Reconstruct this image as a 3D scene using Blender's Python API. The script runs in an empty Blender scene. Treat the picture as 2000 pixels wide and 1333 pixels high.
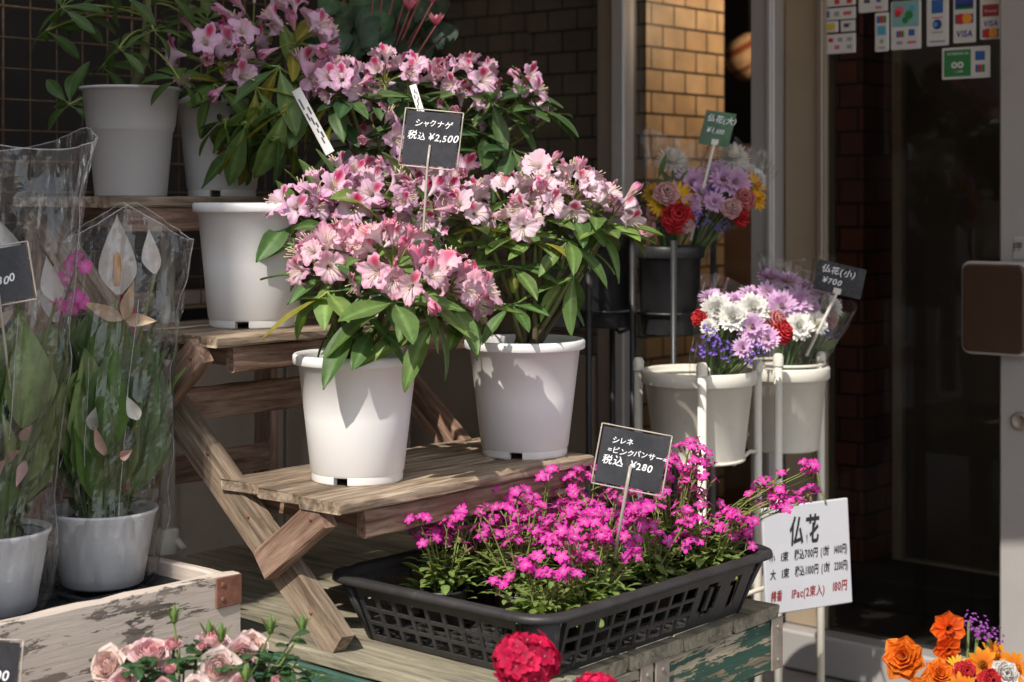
import bpy, math, random
import numpy as np
from mathutils import Vector, Matrix
R = math.radians
S = bpy.context.scene
COL = S.collection
# ------------------------------------------------------------ camera, sky, sun, exposure
CAMZ, FPX, HY = 1.15, 3200.0, 385.0
cd = bpy.data.cameras.new('camera'); cam = bpy.data.objects.new('camera', cd); COL.objects.link(cam)
cam.location = (0, 0, CAMZ); cam.rotation_euler = (R(90), 0, 0)
cd.sensor_width = 36; cd.lens = 36 * FPX / 2000; cd.shift_y = -(666.5 - HY) / 2000
cd.clip_start = .05; cd.clip_end = 500
cd.dof.use_dof = True; cd.dof.focus_distance = 2.62; cd.dof.aperture_fstop = 5.0
S.camera = cam
ELEV = R(46)
SH = Matrix.Rotation(R(14), 3, 'Z') @ Vector((-.654, -.757, 0)).normalized()
SUN = Vector((SH.x * math.cos(ELEV), SH.y * math.cos(ELEV), math.sin(ELEV)))
w = bpy.data.worlds.new('World'); S.world = w; w.use_nodes = True
nt = w.node_tree; bg = nt.nodes['Background']; sky = nt.nodes.new('ShaderNodeTexSky')
sky.sky_type = 'NISHITA'; sky.sun_disc = False; sky.sun_elevation = ELEV; sky.sun_rotation = math.atan2(SUN.x, SUN.y)
hs = nt.nodes.new('ShaderNodeHueSaturation'); hs.inputs['Saturation'].default_value = .45; nt.links.new(sky.outputs[0], hs.inputs['Color']); nt.links.new(hs.outputs[0], bg.inputs[0]); bg.inputs[1].default_value = .15
ld = bpy.data.lights.new('sun', 'SUN'); ld.energy = 3.5; ld.angle = R(.5); ld.color = (1, .935, .84)
lo = bpy.data.objects.new('sun', ld); COL.objects.link(lo); lo.rotation_euler = SUN.to_track_quat('Z', 'Y').to_euler(); lo.location = (0, -3, 6)
S.view_settings.view_transform = 'Standard'; S.view_settings.look = 'None'; S.view_settings.exposure = .52; S.view_settings.gamma = 1
S.render.engine = 'CYCLES'
S.cycles.use_denoising = True; S.cycles.max_bounces = 8; S.cycles.transparent_max_bounces = 24
S.cycles.caustics_reflective = False; S.cycles.caustics_refractive = False; S.cycles.sample_clamp_indirect = 4

# ------------------------------------------------------------ frames: A runs into the shop, B along the shop front to the left
AX = np.array((.654, .757, 0.)); AX /= np.linalg.norm(AX); BX = np.array((-AX[1], AX[0], 0.))
ROTZ = math.atan2(AX[1], AX[0])
def AB(a, b, z=0.): return AX * a + BX * b + np.array((0, 0, z))
def P(px, py, Y): return np.array(((px - 1000) * Y / FPX, Y, CAMZ - (py - HY) * Y / FPX))
def onA(px, py, A):
    dx = (px - 1000) / FPX; return P(px, py, A / (AX[0] * dx + AX[1]))
def onB(px, py, B):
    dx = (px - 1000) / FPX; return P(px, py, B / (BX[0] * dx + BX[1]))
def abz(p): return float(AX @ p), float(BX @ p), float(p[2])

# ------------------------------------------------------------ mesh collection
class G:
    def __init__(s): s.V = []; s.F = []; s.C = []; s.n = 0
    def add(s, V, F, C=None):
        V = np.asarray(V, float); s.V.append(V)
        for f in (F if isinstance(F, list) else [F]):
            s.F.append(np.asarray(f, int) + s.n)
        s.n += len(V)
        if C is None: C = (1, 1, 1)
        C = np.asarray(C, float)
        s.C.append(np.broadcast_to(C, V.shape).copy() if C.ndim == 1 else C)
        return s
    def addG(s, g, M=None, t=(0, 0, 0), sc=1.):
        for V, C in [(np.concatenate(g.V), np.concatenate(g.C))]:
            V = V * sc
            if M is not None: V = V @ np.asarray(M).T
            s.add(V + np.asarray(t), [f for f in g.F], C)
        return s
WLOC = {}
def obj(name, g, mat, parent=None, origin=None, smooth=True, matrix=None):
    V = np.concatenate(g.V); C = np.concatenate(g.C)
    loc = np.zeros(3)
    if matrix is None:
        if parent is not None: loc = WLOC[parent.name]
        elif origin is not None: loc = np.asarray(origin, float)
        else: loc = np.array((V[:, 0].mean(), V[:, 1].mean(), V[:, 2].min()))
        V = V - loc
    me = bpy.data.meshes.new(name)
    faces = []
    for f in g.F: faces.extend(f.tolist())
    me.from_pydata(V.tolist(), [], faces)
    at = me.color_attributes.new('Col', 'FLOAT_COLOR', 'POINT')
    at.data.foreach_set('color', np.c_[C, np.ones(len(C))].astype(np.float32).ravel())
    if smooth: me.shade_smooth()
    me.materials.append(mat)
    o = bpy.data.objects.new(name, me); COL.objects.link(o)
    if parent is not None:
        o.parent = parent
        if matrix is not None:
            o.matrix_local = Matrix.Translation(-Vector(WLOC[parent.name])) @ matrix
    else:
        if matrix is not None: o.matrix_world = matrix
        else: o.location = loc
    WLOC[o.name] = loc if matrix is None else np.array(matrix.translation)
    return o
def thing(name, label, cat, loc, group=None):
    o = bpy.data.objects.new(name, None); COL.objects.link(o); o.location = tuple(loc); o.empty_display_size = .03
    o['label'] = label; o['category'] = cat
    if group: o['group'] = group
    WLOC[o.name] = np.array(loc, float); return o
def tag(o, label, cat, group=None):
    o['label'] = label; o['category'] = cat
    if group: o['group'] = group
    return o
def struct(o, label=None):
    o['kind'] = 'structure'
    if label: o['label'] = label; o['category'] = o.name.split('.')[0].replace('_', ' ')
    return o
# ------------------------------------------------------------ primitive shapes
def gridf(nu, nv, wrap=False):
    i = np.arange(nv - 1)[:, None]; j = np.arange(nu if wrap else nu - 1)[None, :]
    j2 = (j + 1) % nu
    return np.stack([i * nu + j, i * nu + j2, (i + 1) * nu + j2, (i + 1) * nu + j], -1).reshape(-1, 4)
_bb = {}
def bevbox(sx, sy, sz, b=.003):
    k = (round(sx, 4), round(sy, 4), round(sz, 4), b)
    if k in _bb: return _bb[k]
    b = min(b, sx * .45, sy * .45, sz * .45)
    pts = []; 
    import itertools
    for s in itertools.product((-1, 1), repeat=3):
        c = np.array(s) * np.array((sx, sy, sz)) / 2
        for ax in range(3):
            q = c - np.array(s) * b; q[ax] = c[ax]; pts.append(q)
    idx = {s: i * 3 for i, s in enumerate(itertools.product((-1, 1), repeat=3))}
    F4 = []; F3 = []
    pts = np.array(pts)
    def orient(f):
        p = pts[f]; n = np.cross(p[1] - p[0], p[2] - p[0])
        return f if n @ p.mean(0) > 0 else f[::-1]
    for ax in range(3):
        o1, o2 = [a for a in range(3) if a != ax]
        for sg in (-1, 1):
            f = []
            for u, v in ((-1, -1), (1, -1), (1, 1), (-1, 1)):
                s = [0, 0, 0]; s[ax] = sg; s[o1] = u; s[o2] = v; f.append(idx[tuple(s)] + ax)
            F4.append(orient(f))
        for u in (-1, 1):
            for v in (-1, 1):
                s1 = [0, 0, 0]; s1[ax] = -1; s1[o1] = u; s1[o2] = v
                s2 = list(s1); s2[ax] = 1
                F4.append(orient([idx[tuple(s1)] + o1, idx[tuple(s2)] + o1, idx[tuple(s2)] + o2, idx[tuple(s1)] + o2]))
    for s in idx: F3.append(orient([idx[s], idx[s] + 1, idx[s] + 2]))
    _bb[k] = (pts, [np.array(F4), np.array(F3)])
    return _bb[k]
def gbox(g, c, size, rot=None, b=.002, col=None):
    V, F = bevbox(*size, b=b)
    if rot is not None: V = V @ np.asarray(rot).T
    return g.add(V + np.asarray(c), F, col)
ABM = np.stack([AX, BX, np.array((0, 0, 1.))], 1)      # local (a,b,z) -> world
def abbox(g, a0, a1, b0, b1, z0, z1, b=.002, col=None):
    return gbox(g, AB((a0 + a1) / 2, (b0 + b1) / 2, (z0 + z1) / 2), (a1 - a0, b1 - b0, z1 - z0), ABM, b, col)
def nrm(v): v = np.asarray(v, float); return v / (np.linalg.norm(v) + 1e-12)
def frame(y=None, z=None):
    """columns x,y,z with y exact direction, z approximate normal"""
    y = nrm(y); z = np.asarray(z, float); z = z - y * (z @ y)
    if np.linalg.norm(z) < 1e-6: z = np.cross(y, (1, .3, .2))
    z = nrm(z); x = np.cross(y, z); return np.stack([x, y, z], 1)
def zframe(z, up=(0, 0, 1)):
    z = nrm(z); y = np.asarray(up, float); y = y - z * (y @ z)
    if np.linalg.norm(y) < 1e-4: y = np.array((0, 1, 0)) - z * z[1]
    y = nrm(y); return np.stack([np.cross(y, z), y, z], 1)
def tube(g, pts, r, n=7, col=None, cap=True):
    pts = np.asarray(pts, float); m = len(pts)
    r = np.broadcast_to(np.asarray(r, float), (m,))
    T = np.gradient(pts, axis=0); T /= np.linalg.norm(T, axis=1)[:, None] + 1e-12
    u = np.cross(T[0], (0.13, .31, .94)); u = nrm(u if np.linalg.norm(u) > .05 else np.cross(T[0], (1, 0, 0)))
    a = np.arange(n) * 2 * math.pi / n; V = []
    for i in range(m):
        u = nrm(u - T[i] * (u @ T[i])); v = np.cross(T[i], u)
        V.append(pts[i] + r[i] * (np.cos(a)[:, None] * u + np.sin(a)[:, None] * v))
    V = np.concatenate(V); F = [gridf(n, m, True)]
    if cap:
        F.append(np.arange(n)[::-1][None, :]); F.append((np.arange(n) + (m - 1) * n)[None, :])
    if col is not None and np.ndim(col) == 2: col = np.repeat(np.asarray(col, float), n, 0)
    return g.add(V, F, col)
def bez(p0, p1, p2, n=8):
    t = np.linspace(0, 1, n)[:, None]
    return (1 - t) ** 2 * np.asarray(p0) + 2 * t * (1 - t) * np.asarray(p1) + t * t * np.asarray(p2)
def lathe(g, prof, c=(0, 0, 0), n=64, a0=0., a1=2 * math.pi, M=None, col=None):
    prof = np.asarray(prof, float); full = abs(a1 - a0 - 2 * math.pi) < 1e-6
    a = a0 + (a1 - a0) * np.arange(n) / (n if full else n - 1)
    V = np.stack([prof[:, 0][:, None] * np.cos(a), prof[:, 0][:, None] * np.sin(a), np.broadcast_to(prof[:, 1][:, None], (len(prof), n))], -1).reshape(-1, 3)
    if M is not None: V = V @ np.asarray(M).T
    return g.add(V + np.asarray(c), gridf(n, len(prof), full), col)
def lerp(a, b, t): t = np.asarray(t)[..., None]; return np.asarray(a) * (1 - t) + np.asarray(b) * t
def rr(hx, hy, r, n=8):
    out = []
    for cx, cy, a in ((1, 1, 0), (-1, 1, 90), (-1, -1, 180), (1, -1, 270)):
        for k in range(n + 1):
            t = R(a + 90 * k / n); out.append((cx * (hx - r) + r * math.cos(t), cy * (hy - r) + r * math.sin(t)))
    return np.array(out)

# ------------------------------------------------------------ materials
def nodes(name):
    m = bpy.data.materials.new(name); m.use_nodes = True; t = m.node_tree; t.nodes.clear()
    out = t.nodes.new('ShaderNodeOutputMaterial'); return m, t, out
def N(t, typ, **k):
    n = t.nodes.new(typ)
    for a, b in k.items():
        if a.startswith('i_'): n.inputs[a[2:].replace('_', ' ')].default_value = b
        else: setattr(n, a, b)
    return n
def ramp(t, fac, stops):
    r = t.nodes.new('ShaderNodeValToRGB'); e = r.color_ramp.elements
    while len(e) < len(stops): e.new(.5)
    for k, (p, c) in enumerate(stops): e[k].position = p; e[k].color = (*c, 1) if len(c) == 3 else c
    t.links.new(fac, r.inputs[0]); return r.outputs[0]
def mixc(t, fac, a, b, mode='MIX'):
    m = t.nodes.new('ShaderNodeMix'); m.data_type = 'RGBA'; m.blend_type = mode
    for s, v in ((m.inputs[0], fac), (m.inputs[6], a), (m.inputs[7], b)):
        if hasattr(v, 'links') or hasattr(v, 'is_linked'): t.links.new(v, s)
        elif isinstance(v, (int, float)): s.default_value = v
        else: s.default_value = (*v, 1)
    return m.outputs[2]
def noise(t, vec, scale, detail=4, rough=.55, dist=0):
    n = N(t, 'ShaderNodeTexNoise', i_Scale=scale, i_Detail=detail, i_Roughness=rough, i_Distortion=dist)
    if vec is not None: t.links.new(vec, n.inputs['Vector'])
    return n.outputs['Fac']
def mapping(t, scale=(1, 1, 1), rnd=True, coord='Object'):
    c = t.nodes.new('ShaderNodeTexCoord'); mp = t.nodes.new('ShaderNodeMapping'); mp.inputs['Scale'].default_value = scale
    t.links.new(c.outputs[coord], mp.inputs[0])
    if rnd:
        oi = t.nodes.new('ShaderNodeObjectInfo'); mu = N(t, 'ShaderNodeVectorMath', operation='SCALE'); mu.inputs[0].default_value = (17.3, 9.1, 5.7)
        t.links.new(oi.outputs['Random'], mu.inputs['Scale']); t.links.new(mu.outputs[0], mp.inputs['Location'])
    return mp.outputs[0]
def bump(t, h, s=.3, d=.002):
    b = N(t, 'ShaderNodeBump', i_Strength=s, i_Distance=d); t.links.new(h, b.inputs['Height']); return b.outputs[0]
def bsdf(t, out, col, rough=.5, normal=None, **k):
    b = t.nodes.new('ShaderNodeBsdfPrincipled')
    for s, v in (('Base Color', col), ('Roughness', rough)):
        if hasattr(v, 'is_linked'): t.links.new(v, b.inputs[s])
        else: b.inputs[s].default_value = (*v, 1) if s == 'Base Color' else v
    for a, v in k.items(): b.inputs[a.replace('_', ' ')].default_value = v
    if normal is not None: t.links.new(normal, b.inputs['Normal'])
    if out is not None: t.links.new(b.outputs[0], out.inputs[0])
    return b
def plain(name, col, rough=.5, var=.12, scale=14., bstr=.06, dirt=None, **k):
    m, t, out = nodes(name); v = mapping(t, (1, 1, 1))
    n1 = noise(t, v, scale); c = ramp(t, n1, [(.3, tuple(x * (1 - var) for x in col)), (.7, tuple(min(1, x * (1 + var)) for x in col))])
    if dirt:
        d = noise(t, v, scale * 2.3, 8, .7); f = ramp(t, d, [(.58, (0, 0, 0)), (.72, (.6, .6, .6))]); c = mixc(t, f, c, dirt)
    rgh = N(t, 'ShaderNodeMapRange'); rgh.inputs['To Min'].default_value = max(.02, rough - .08); rgh.inputs['To Max'].default_value = min(1, rough + .08)
    t.links.new(noise(t, v, scale * 3), rgh.inputs['Value'])
    bsdf(t, out, c, rgh.outputs[0], bump(t, noise(t, v, scale * 8, 3), bstr, .001), **k); return m
def leafmat(name, rough=.38, trans=.22, tint=(1.25, 1.25, .6)):
    m, t, out = nodes(name); a = N(t, 'ShaderNodeVertexColor', layer_name='Col'); v = mapping(t, (1, 1, 1))
    n = noise(t, v, 60, 4); c = mixc(t, 1.0, a.outputs[0], ramp(t, n, [(.3, (.78, .8, .75)), (.7, (1.18, 1.15, 1.2))]), 'MULTIPLY')
    b = bsdf(t, None, c, rough, bump(t, noise(t, v, 130, 3), .12, .001))
    tr = t.nodes.new('ShaderNodeBsdfTranslucent'); t.links.new(mixc(t, 1., c, tint, 'MULTIPLY'), tr.inputs[0])
    mx = t.nodes.new('ShaderNodeMixShader'); mx.inputs[0].default_value = trans
    t.links.new(b.outputs[0], mx.inputs[1]); t.links.new(tr.outputs[0], mx.inputs[2]); t.links.new(mx.outputs[0], out.inputs[0]); return m
def petalmat(name, rough=.6, trans=.3):
    m, t, out = nodes(name); a = N(t, 'ShaderNodeVertexColor', layer_name='Col'); v = mapping(t, (1, 1, 1))
    n = noise(t, v, 90, 4); c = mixc(t, 1.0, a.outputs[0], ramp(t, n, [(.3, (.9, .86, .9)), (.7, (1.04, 1.06, 1.04))]), 'MULTIPLY')
    b = bsdf(t, None, c, rough, bump(t, noise(t, v, 240, 3), .2, .0008), Specular_IOR_Level=.25)
    tr = t.nodes.new('ShaderNodeBsdfTranslucent'); t.links.new(c, tr.inputs[0])
    mx = t.nodes.new('ShaderNodeMixShader'); mx.inputs[0].default_value = trans
    t.links.new(b.outputs[0], mx.inputs[1]); t.links.new(tr.outputs[0], mx.inputs[2]); t.links.new(mx.outputs[0], out.inputs[0]); return m
def woodmat(name, dark, mid, light, paint=None, paint_amt=.5, pw=.35, rough=.8, streak=1.):
    """grain along local x"""
    m, t, out = nodes(name); v = mapping(t, (2.2, 26, 26)); v2 = mapping(t, (1, 1, 1)); v3 = mapping(t, (.9, 6, 6))
    g1 = noise(t, v, 3.2, 8, .68, .4); g2 = noise(t, v3, 3.1, 3, .5, .2)
    c = ramp(t, g1, [(.28, dark), (.46, mid), (.66, light)])
    c = mixc(t, ramp(t, g2, [(.45, (0, 0, 0)), (.72, (.75 * streak,) * 3)]), c, tuple(x * .55 for x in dark))
    sp = noise(t, v2, 24, 6, .7); c = mixc(t, ramp(t, sp, [(.66, (0, 0, 0)), (.76, (.8, .8, .8))]), c, (.045, .03, .02))
    h = g1
    if paint:
        pf = noise(t, mapping(t, (2.2, 7, 7)), 2.6, 9, .66, .3); pf2 = noise(t, v, 2.0, 6, .7)
        pm = N(t, 'ShaderNodeMath', operation='ADD'); ms = N(t, 'ShaderNodeMath', operation='MULTIPLY'); ms.inputs[1].default_value = pw
        t.links.new(pf2, ms.inputs[0]); t.links.new(pf, pm.inputs[0]); t.links.new(ms.outputs[0], pm.inputs[1])
        f = ramp(t, pm.outputs[0], [(paint_amt, (1, 1, 1)), (paint_amt + .015, (0, 0, 0))])
        pc = mixc(t, noise(t, v2, 9, 5), tuple(x * .82 for x in paint), tuple(min(1, x * 1.12) for x in paint))
        c = mixc(t, f, c, pc)
        hm = N(t, 'ShaderNodeMath', operation='MULTIPLY_ADD'); hm.inputs[1].default_value = .6; t.links.new(f, hm.inputs[0]); t.links.new(g1, hm.inputs[2]); h = hm.outputs[0]
    bsdf(t, out, c, rough, bump(t, h, .55, .0025), Specular_IOR_Level=.25); return m
def brickmat(name, c1, c2, mortar, bw, bh, ms=.008, rough=.45, offset=.5):
    """bricks on local x (along) / z (up)"""
    m, t, out = nodes(name); c = t.nodes.new('ShaderNodeTexCoord'); sp = t.nodes.new('ShaderNodeSeparateXYZ'); cb = t.nodes.new('ShaderNodeCombineXYZ')
    ad = N(t, 'ShaderNodeMath', operation='ADD')
    t.links.new(c.outputs['Object'], sp.inputs[0]); t.links.new(sp.outputs[0], ad.inputs[0]); t.links.new(sp.outputs[1], ad.inputs[1])
    t.links.new(ad.outputs[0], cb.inputs[0]); t.links.new(sp.outputs[2], cb.inputs[1])
    b = N(t, 'ShaderNodeTexBrick', offset=offset, i_Scale=1., i_Mortar_Size=ms * .5, i_Brick_Width=bw, i_Row_Height=bh, i_Mortar_Smooth=.15, i_Bias=0.)
    for s, v in (('Color1', c1), ('Color2', c2), ('Mortar', mortar)): b.inputs[s].default_value = (*v, 1)
    t.links.new(cb.outputs[0], b.inputs['Vector'])
    n = noise(t, c.outputs['Object'], 12, 5); col = mixc(t, 1., b.outputs[0], ramp(t, n, [(.3, (.75, .75, .75)), (.7, (1.15, 1.12, 1.1))]), 'MULTIPLY')
    inv = N(t, 'ShaderNodeMath', operation='SUBTRACT'); inv.inputs[0].default_value = 1; t.links.new(b.outputs['Fac'], inv.inputs[1])
    bsdf(t, out, col, rough, bump(t, inv.outputs[0], .6, .004)); return m
def filmmat(name, haze=.05, gloss=.11, rough=.07, tint=(.97, .97, .975), crinkle=1., scale=18):
    m, t, out = nodes(name); v = mapping(t, (1, 1, .45))
    vr = N(t, 'ShaderNodeTexVoronoi', i_Scale=scale); vr.feature = 'F1'; t.links.new(v, vr.inputs[0])
    h = N(t, 'ShaderNodeMath', operation='ADD'); t.links.new(vr.outputs['Distance'], h.inputs[0]); t.links.new(noise(t, v, scale * .8, 5, .6, .8), h.inputs[1])
    nb = bump(t, h.outputs[0], .7 * crinkle, .012)
    tp = t.nodes.new('ShaderNodeBsdfTransparent'); tp.inputs[0].default_value = (*tint, 1)
    gl = N(t, 'ShaderNodeBsdfAnisotropic', i_Roughness=rough); t.links.new(nb, gl.inputs['Normal'])
    df = t.nodes.new('ShaderNodeBsdfDiffuse'); df.inputs[0].default_value = (.8, .8, .82, 1)
    lw = N(t, 'ShaderNodeLayerWeight', i_Blend=.32); t.links.new(nb, lw.inputs['Normal'])
    mr = N(t, 'ShaderNodeMapRange'); mr.inputs['To Min'].default_value = gloss * .5; mr.inputs['To Max'].default_value = min(1, gloss * 3.2)
    t.links.new(lw.outputs['Fresnel'], mr.inputs['Value'])
    m1 = t.nodes.new('ShaderNodeMixShader'); t.links.new(mr.outputs[0], m1.inputs[0]); t.links.new(tp.outputs[0], m1.inputs[1]); t.links.new(gl.outputs[0], m1.inputs[2])
    m2 = t.nodes.new('ShaderNodeMixShader'); m2.inputs[0].default_value = haze; t.links.new(m1.outputs[0], m2.inputs[1]); t.links.new(df.outputs[0], m2.inputs[2])
    t.links.new(m2.outputs[0], out.inputs[0]); return m
def glassmat(name, tint=(.82, .85, .84), refl=1.0):
    m, t, out = nodes(name)
    tp = t.nodes.new('ShaderNodeBsdfTransparent'); tp.inputs[0].default_value = (*tint, 1)
    gl = N(t, 'ShaderNodeBsdfAnisotropic', i_Roughness=.02); fr = N(t, 'ShaderNodeFresnel', i_IOR=1.45)
    mu = N(t, 'ShaderNodeMath', operation='MULTIPLY'); mu.inputs[1].default_value = refl; t.links.new(fr.outputs[0], mu.inputs[0])
    mx = t.nodes.new('ShaderNodeMixShader'); t.links.new(mu.outputs[0], mx.inputs[0]); t.links.new(tp.outputs[0], mx.inputs[1]); t.links.new(gl.outputs[0], mx.inputs[2])
    t.links.new(mx.outputs[0], out.inputs[0]); return m

M = {}
M['leaf'] = leafmat('rhododendron_leaf', .52, .28)
M['soft_leaf'] = leafmat('soft_leaf', .55, .3)
M['petal'] = petalmat('petal', .6, .3)
M['thin_petal'] = petalmat('thin_petal', .55, .4)
M['pot'] = plain('white_pot_plastic', (.80, .785, .775), .33, .025, 9, .03, dirt=(.74, .715, .69), Specular_IOR_Level=.4)
M['greypot'] = plain('grey_pot_plastic', (.43, .415, .405), .38, .03, 8, .03)
M['cream'] = plain('cream_plastic', (.74, .71, .62), .4, .05, 12, .05, dirt=(.55, .5, .4))
M['black'] = plain('black_plastic', (.022, .022, .024), .42, .3, 22, .12, dirt=(.06, .058, .055))
M['crate'] = plain('black_crate_plastic', (.030, .029, .030), .5, .35, 16, .3, dirt=(.085, .08, .075))
M['soil'] = plain('potting_soil', (.06, .038, .022), .95, .6, 160, .9)
M['stem'] = leafmat('woody_stem', .8, .0)
M['wood'] = woodmat('weathered_wood', (.065, .042, .028), (.275, .20, .14), (.54, .435, .325))
M['redwood'] = woodmat('reddish_worn_wood', (.065, .036, .025), (.25, .15, .105), (.45, .315, .24), streak=.6)
M['greywood'] = woodmat('grey_table_wood', (.09, .08, .06), (.25, .225, .165), (.38, .335, .24), streak=.6)
M['greenwood'] = woodmat('green_painted_wood', (.13, .1, .06), (.33, .28, .2), (.5, .43, .32), paint=(.045, .10, .075), paint_amt=.96, pw=.85)
M['boxwood'] = woodmat('peeling_white_wood', (.10, .08, .065), (.22, .185, .16), (.36, .3, .25), paint=(.60, .51, .44), paint_amt=.735)
M['rust'] = plain('rusty_bracket', (.2, .085, .055), .7, .35, 40, .4)
M['steel'] = plain('dull_bracket_metal', (.30, .26, .22), .5, .25, 30, .3, Metallic=.35)
M['wire'] = plain('rusty_wire', (.17, .11, .065), .55, .4, 60, .2, Metallic=.4)
M['frame'] = plain('aluminium_frame', (.42, .40, .39), .42, .06, 6, .03, Metallic=.25)
M['bronzeframe'] = plain('dull_bronze_frame', (.27, .22, .175), .45, .1, 6, .03, Metallic=.3)
M['doorframe'] = plain('door_frame_metal', (.62, .53, .44), .45, .08, 6, .03)
M['tan'] = plain('tan_panel', (.30, .235, .165), .6, .1, 5, .05)
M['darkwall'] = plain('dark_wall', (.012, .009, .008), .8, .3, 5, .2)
M['beigewall'] = plain('beige_panel', (.28, .235, .19), .75, .2, 4, .1, dirt=(.12, .095, .075))
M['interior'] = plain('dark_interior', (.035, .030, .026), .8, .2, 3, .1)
M['brownpanel'] = plain('brown_panel', (.20, .12, .085), .6, .15, 6, .08)
M['ground'] = plain('stone_paving', (.24, .21, .19), .8, .25, 9, .4, dirt=(.12, .1, .09))
M['brick'] = brickmat('tan_glazed_brick', (.46, .33, .2), (.56, .42, .27), (.03, .02, .013), .118, .067, .008)
M['darkbrick'] = brickmat('dark_red_brick', (.26, .075, .05), (.13, .05, .038), (.012, .01, .01), .118, .067, .008, .3)
M['glass'] = glassmat('window_glass', (.80, .80, .78), .8)
M['dimglass'] = glassmat('dimmed_window_glass', (.52, .51, .49), .8)  # darkened pane standing in for dimmer light on the brick wall behind
M['doorglass'] = plain('smoked_door_panel', (.13, .11, .096), .16, .3, 2.2, .02)
M['film'] = filmmat('cellophane', .010, .085, .05, crinkle=.5)
M['filmthick'] = filmmat('crinkled_cellophane', .008, .115, .03, (.97, .97, .975), crinkle=.6, scale=16)
M['clear'] = filmmat('clear_sleeve', .03, .08, .05, crinkle=.1)
M['edgeglint'] = filmmat('film_edge_glint', .16, .3, .12, crinkle=.2)  # pale haze put in as highlights along film edges and creases
M['slate'] = plain('black_price_board', (.028, .028, .033), .28, .35, 22, .1, dirt=(.075, .07, .075))
M['greenboard'] = plain('green_price_board', (.03, .115, .038), .3, .5, 14, .1)
M['ink'] = plain('white_marker', (.82, .82, .85), .5, .03)
M['blackink'] = plain('black_print', (.015, .014, .016), .5, .1)
M['redink'] = plain('red_print', (.25, .03, .03), .5, .1)
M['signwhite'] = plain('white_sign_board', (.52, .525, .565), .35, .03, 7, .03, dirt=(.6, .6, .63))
M['paper'] = plain('white_sticker', (.62, .61, .6), .5, .03)
M['stick'] = plain('clear_tag_stick', (.62, .56, .48), .25, .1, Transmission_Weight=.35)
M['whitestick'] = plain('white_tag_stick', (.68, .65, .6), .4, .05)
M['handle'] = plain('brown_touch_plate', (.05, .024, .013), .35, .1, 4, .05)
M['awning'] = leafmat('awning_canvas', .9, .46, (1, .97, .93))
M['facade'] = plain('street_facade', (.36, .33, .3), .85, .12, 1.2, .1)
def colmat(name, c, rough=.5): return plain(name, c, rough, .06)

# ------------------------------------------------------------ lettering (font outlines turned into meshes)
_gl = {}
def glyph(ch, bold=0.):
    k = (ch, bold)
    if k in _gl: return _gl[k]
    c = bpy.data.curves.new('glyph', 'FONT'); c.body = ch; c.size = 1; c.offset = bold; c.resolution_u = 3; c.fill_mode = 'FRONT'
    o = bpy.data.objects.new('glyph', c); COL.objects.link(o)
    dg = bpy.context.evaluated_depsgraph_get(); dg.update()
    me = bpy.data.meshes.new_from_object(o.evaluated_get(dg)); V = np.array([v.co[:] for v in me.vertices]).reshape(-1, 3)
    F = [np.array([list(p.vertices)]) for p in me.polygons]
    adv = (V[:, 0].max() if len(V) else .3)
    bpy.data.objects.remove(o); bpy.data.curves.remove(c); bpy.data.meshes.remove(me)
    _gl[k] = (V, F, adv); return _gl[k]
def letters(g, text, x, y, size, rot, org, shear=0., jit=0., bold=0., sx=1., seed=0, off=.0012, spacing=.08):
    """text on the board plane: rot columns = right, up, normal"""
    rng = random.Random(seed + len(text)); cx = x
    for ch in text:
        if ch == ' ': cx += size * .38 * sx; continue
        V, F, adv = glyph(ch, bold)
        if not len(V): cx += size * .4 * sx; continue
        a = rng.uniform(-jit, jit); s = size * (1 + rng.uniform(-jit, jit) * .8)
        W = V * s; W = np.c_[W[:, 0] * math.cos(a) - W[:, 1] * math.sin(a), W[:, 0] * math.sin(a) + W[:, 1] * math.cos(a)]
        W = np.c_[(W[:, 0] + shear * W[:, 1]) * sx + cx, W[:, 1] + y + rng.uniform(-jit, jit) * size * .5, np.full(len(W), off)]
        g.add(W @ rot.T + org, F)
        cx += (adv * s + size * spacing) * sx
    return cx
def textwidth(text, size, sx=1., bold=0., spacing=.08):
    x = 0
    for ch in text:
        if ch == ' ': x += size * .38 * sx
        else: x += (glyph(ch, bold)[2] * size + size * spacing) * sx
    return x

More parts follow.
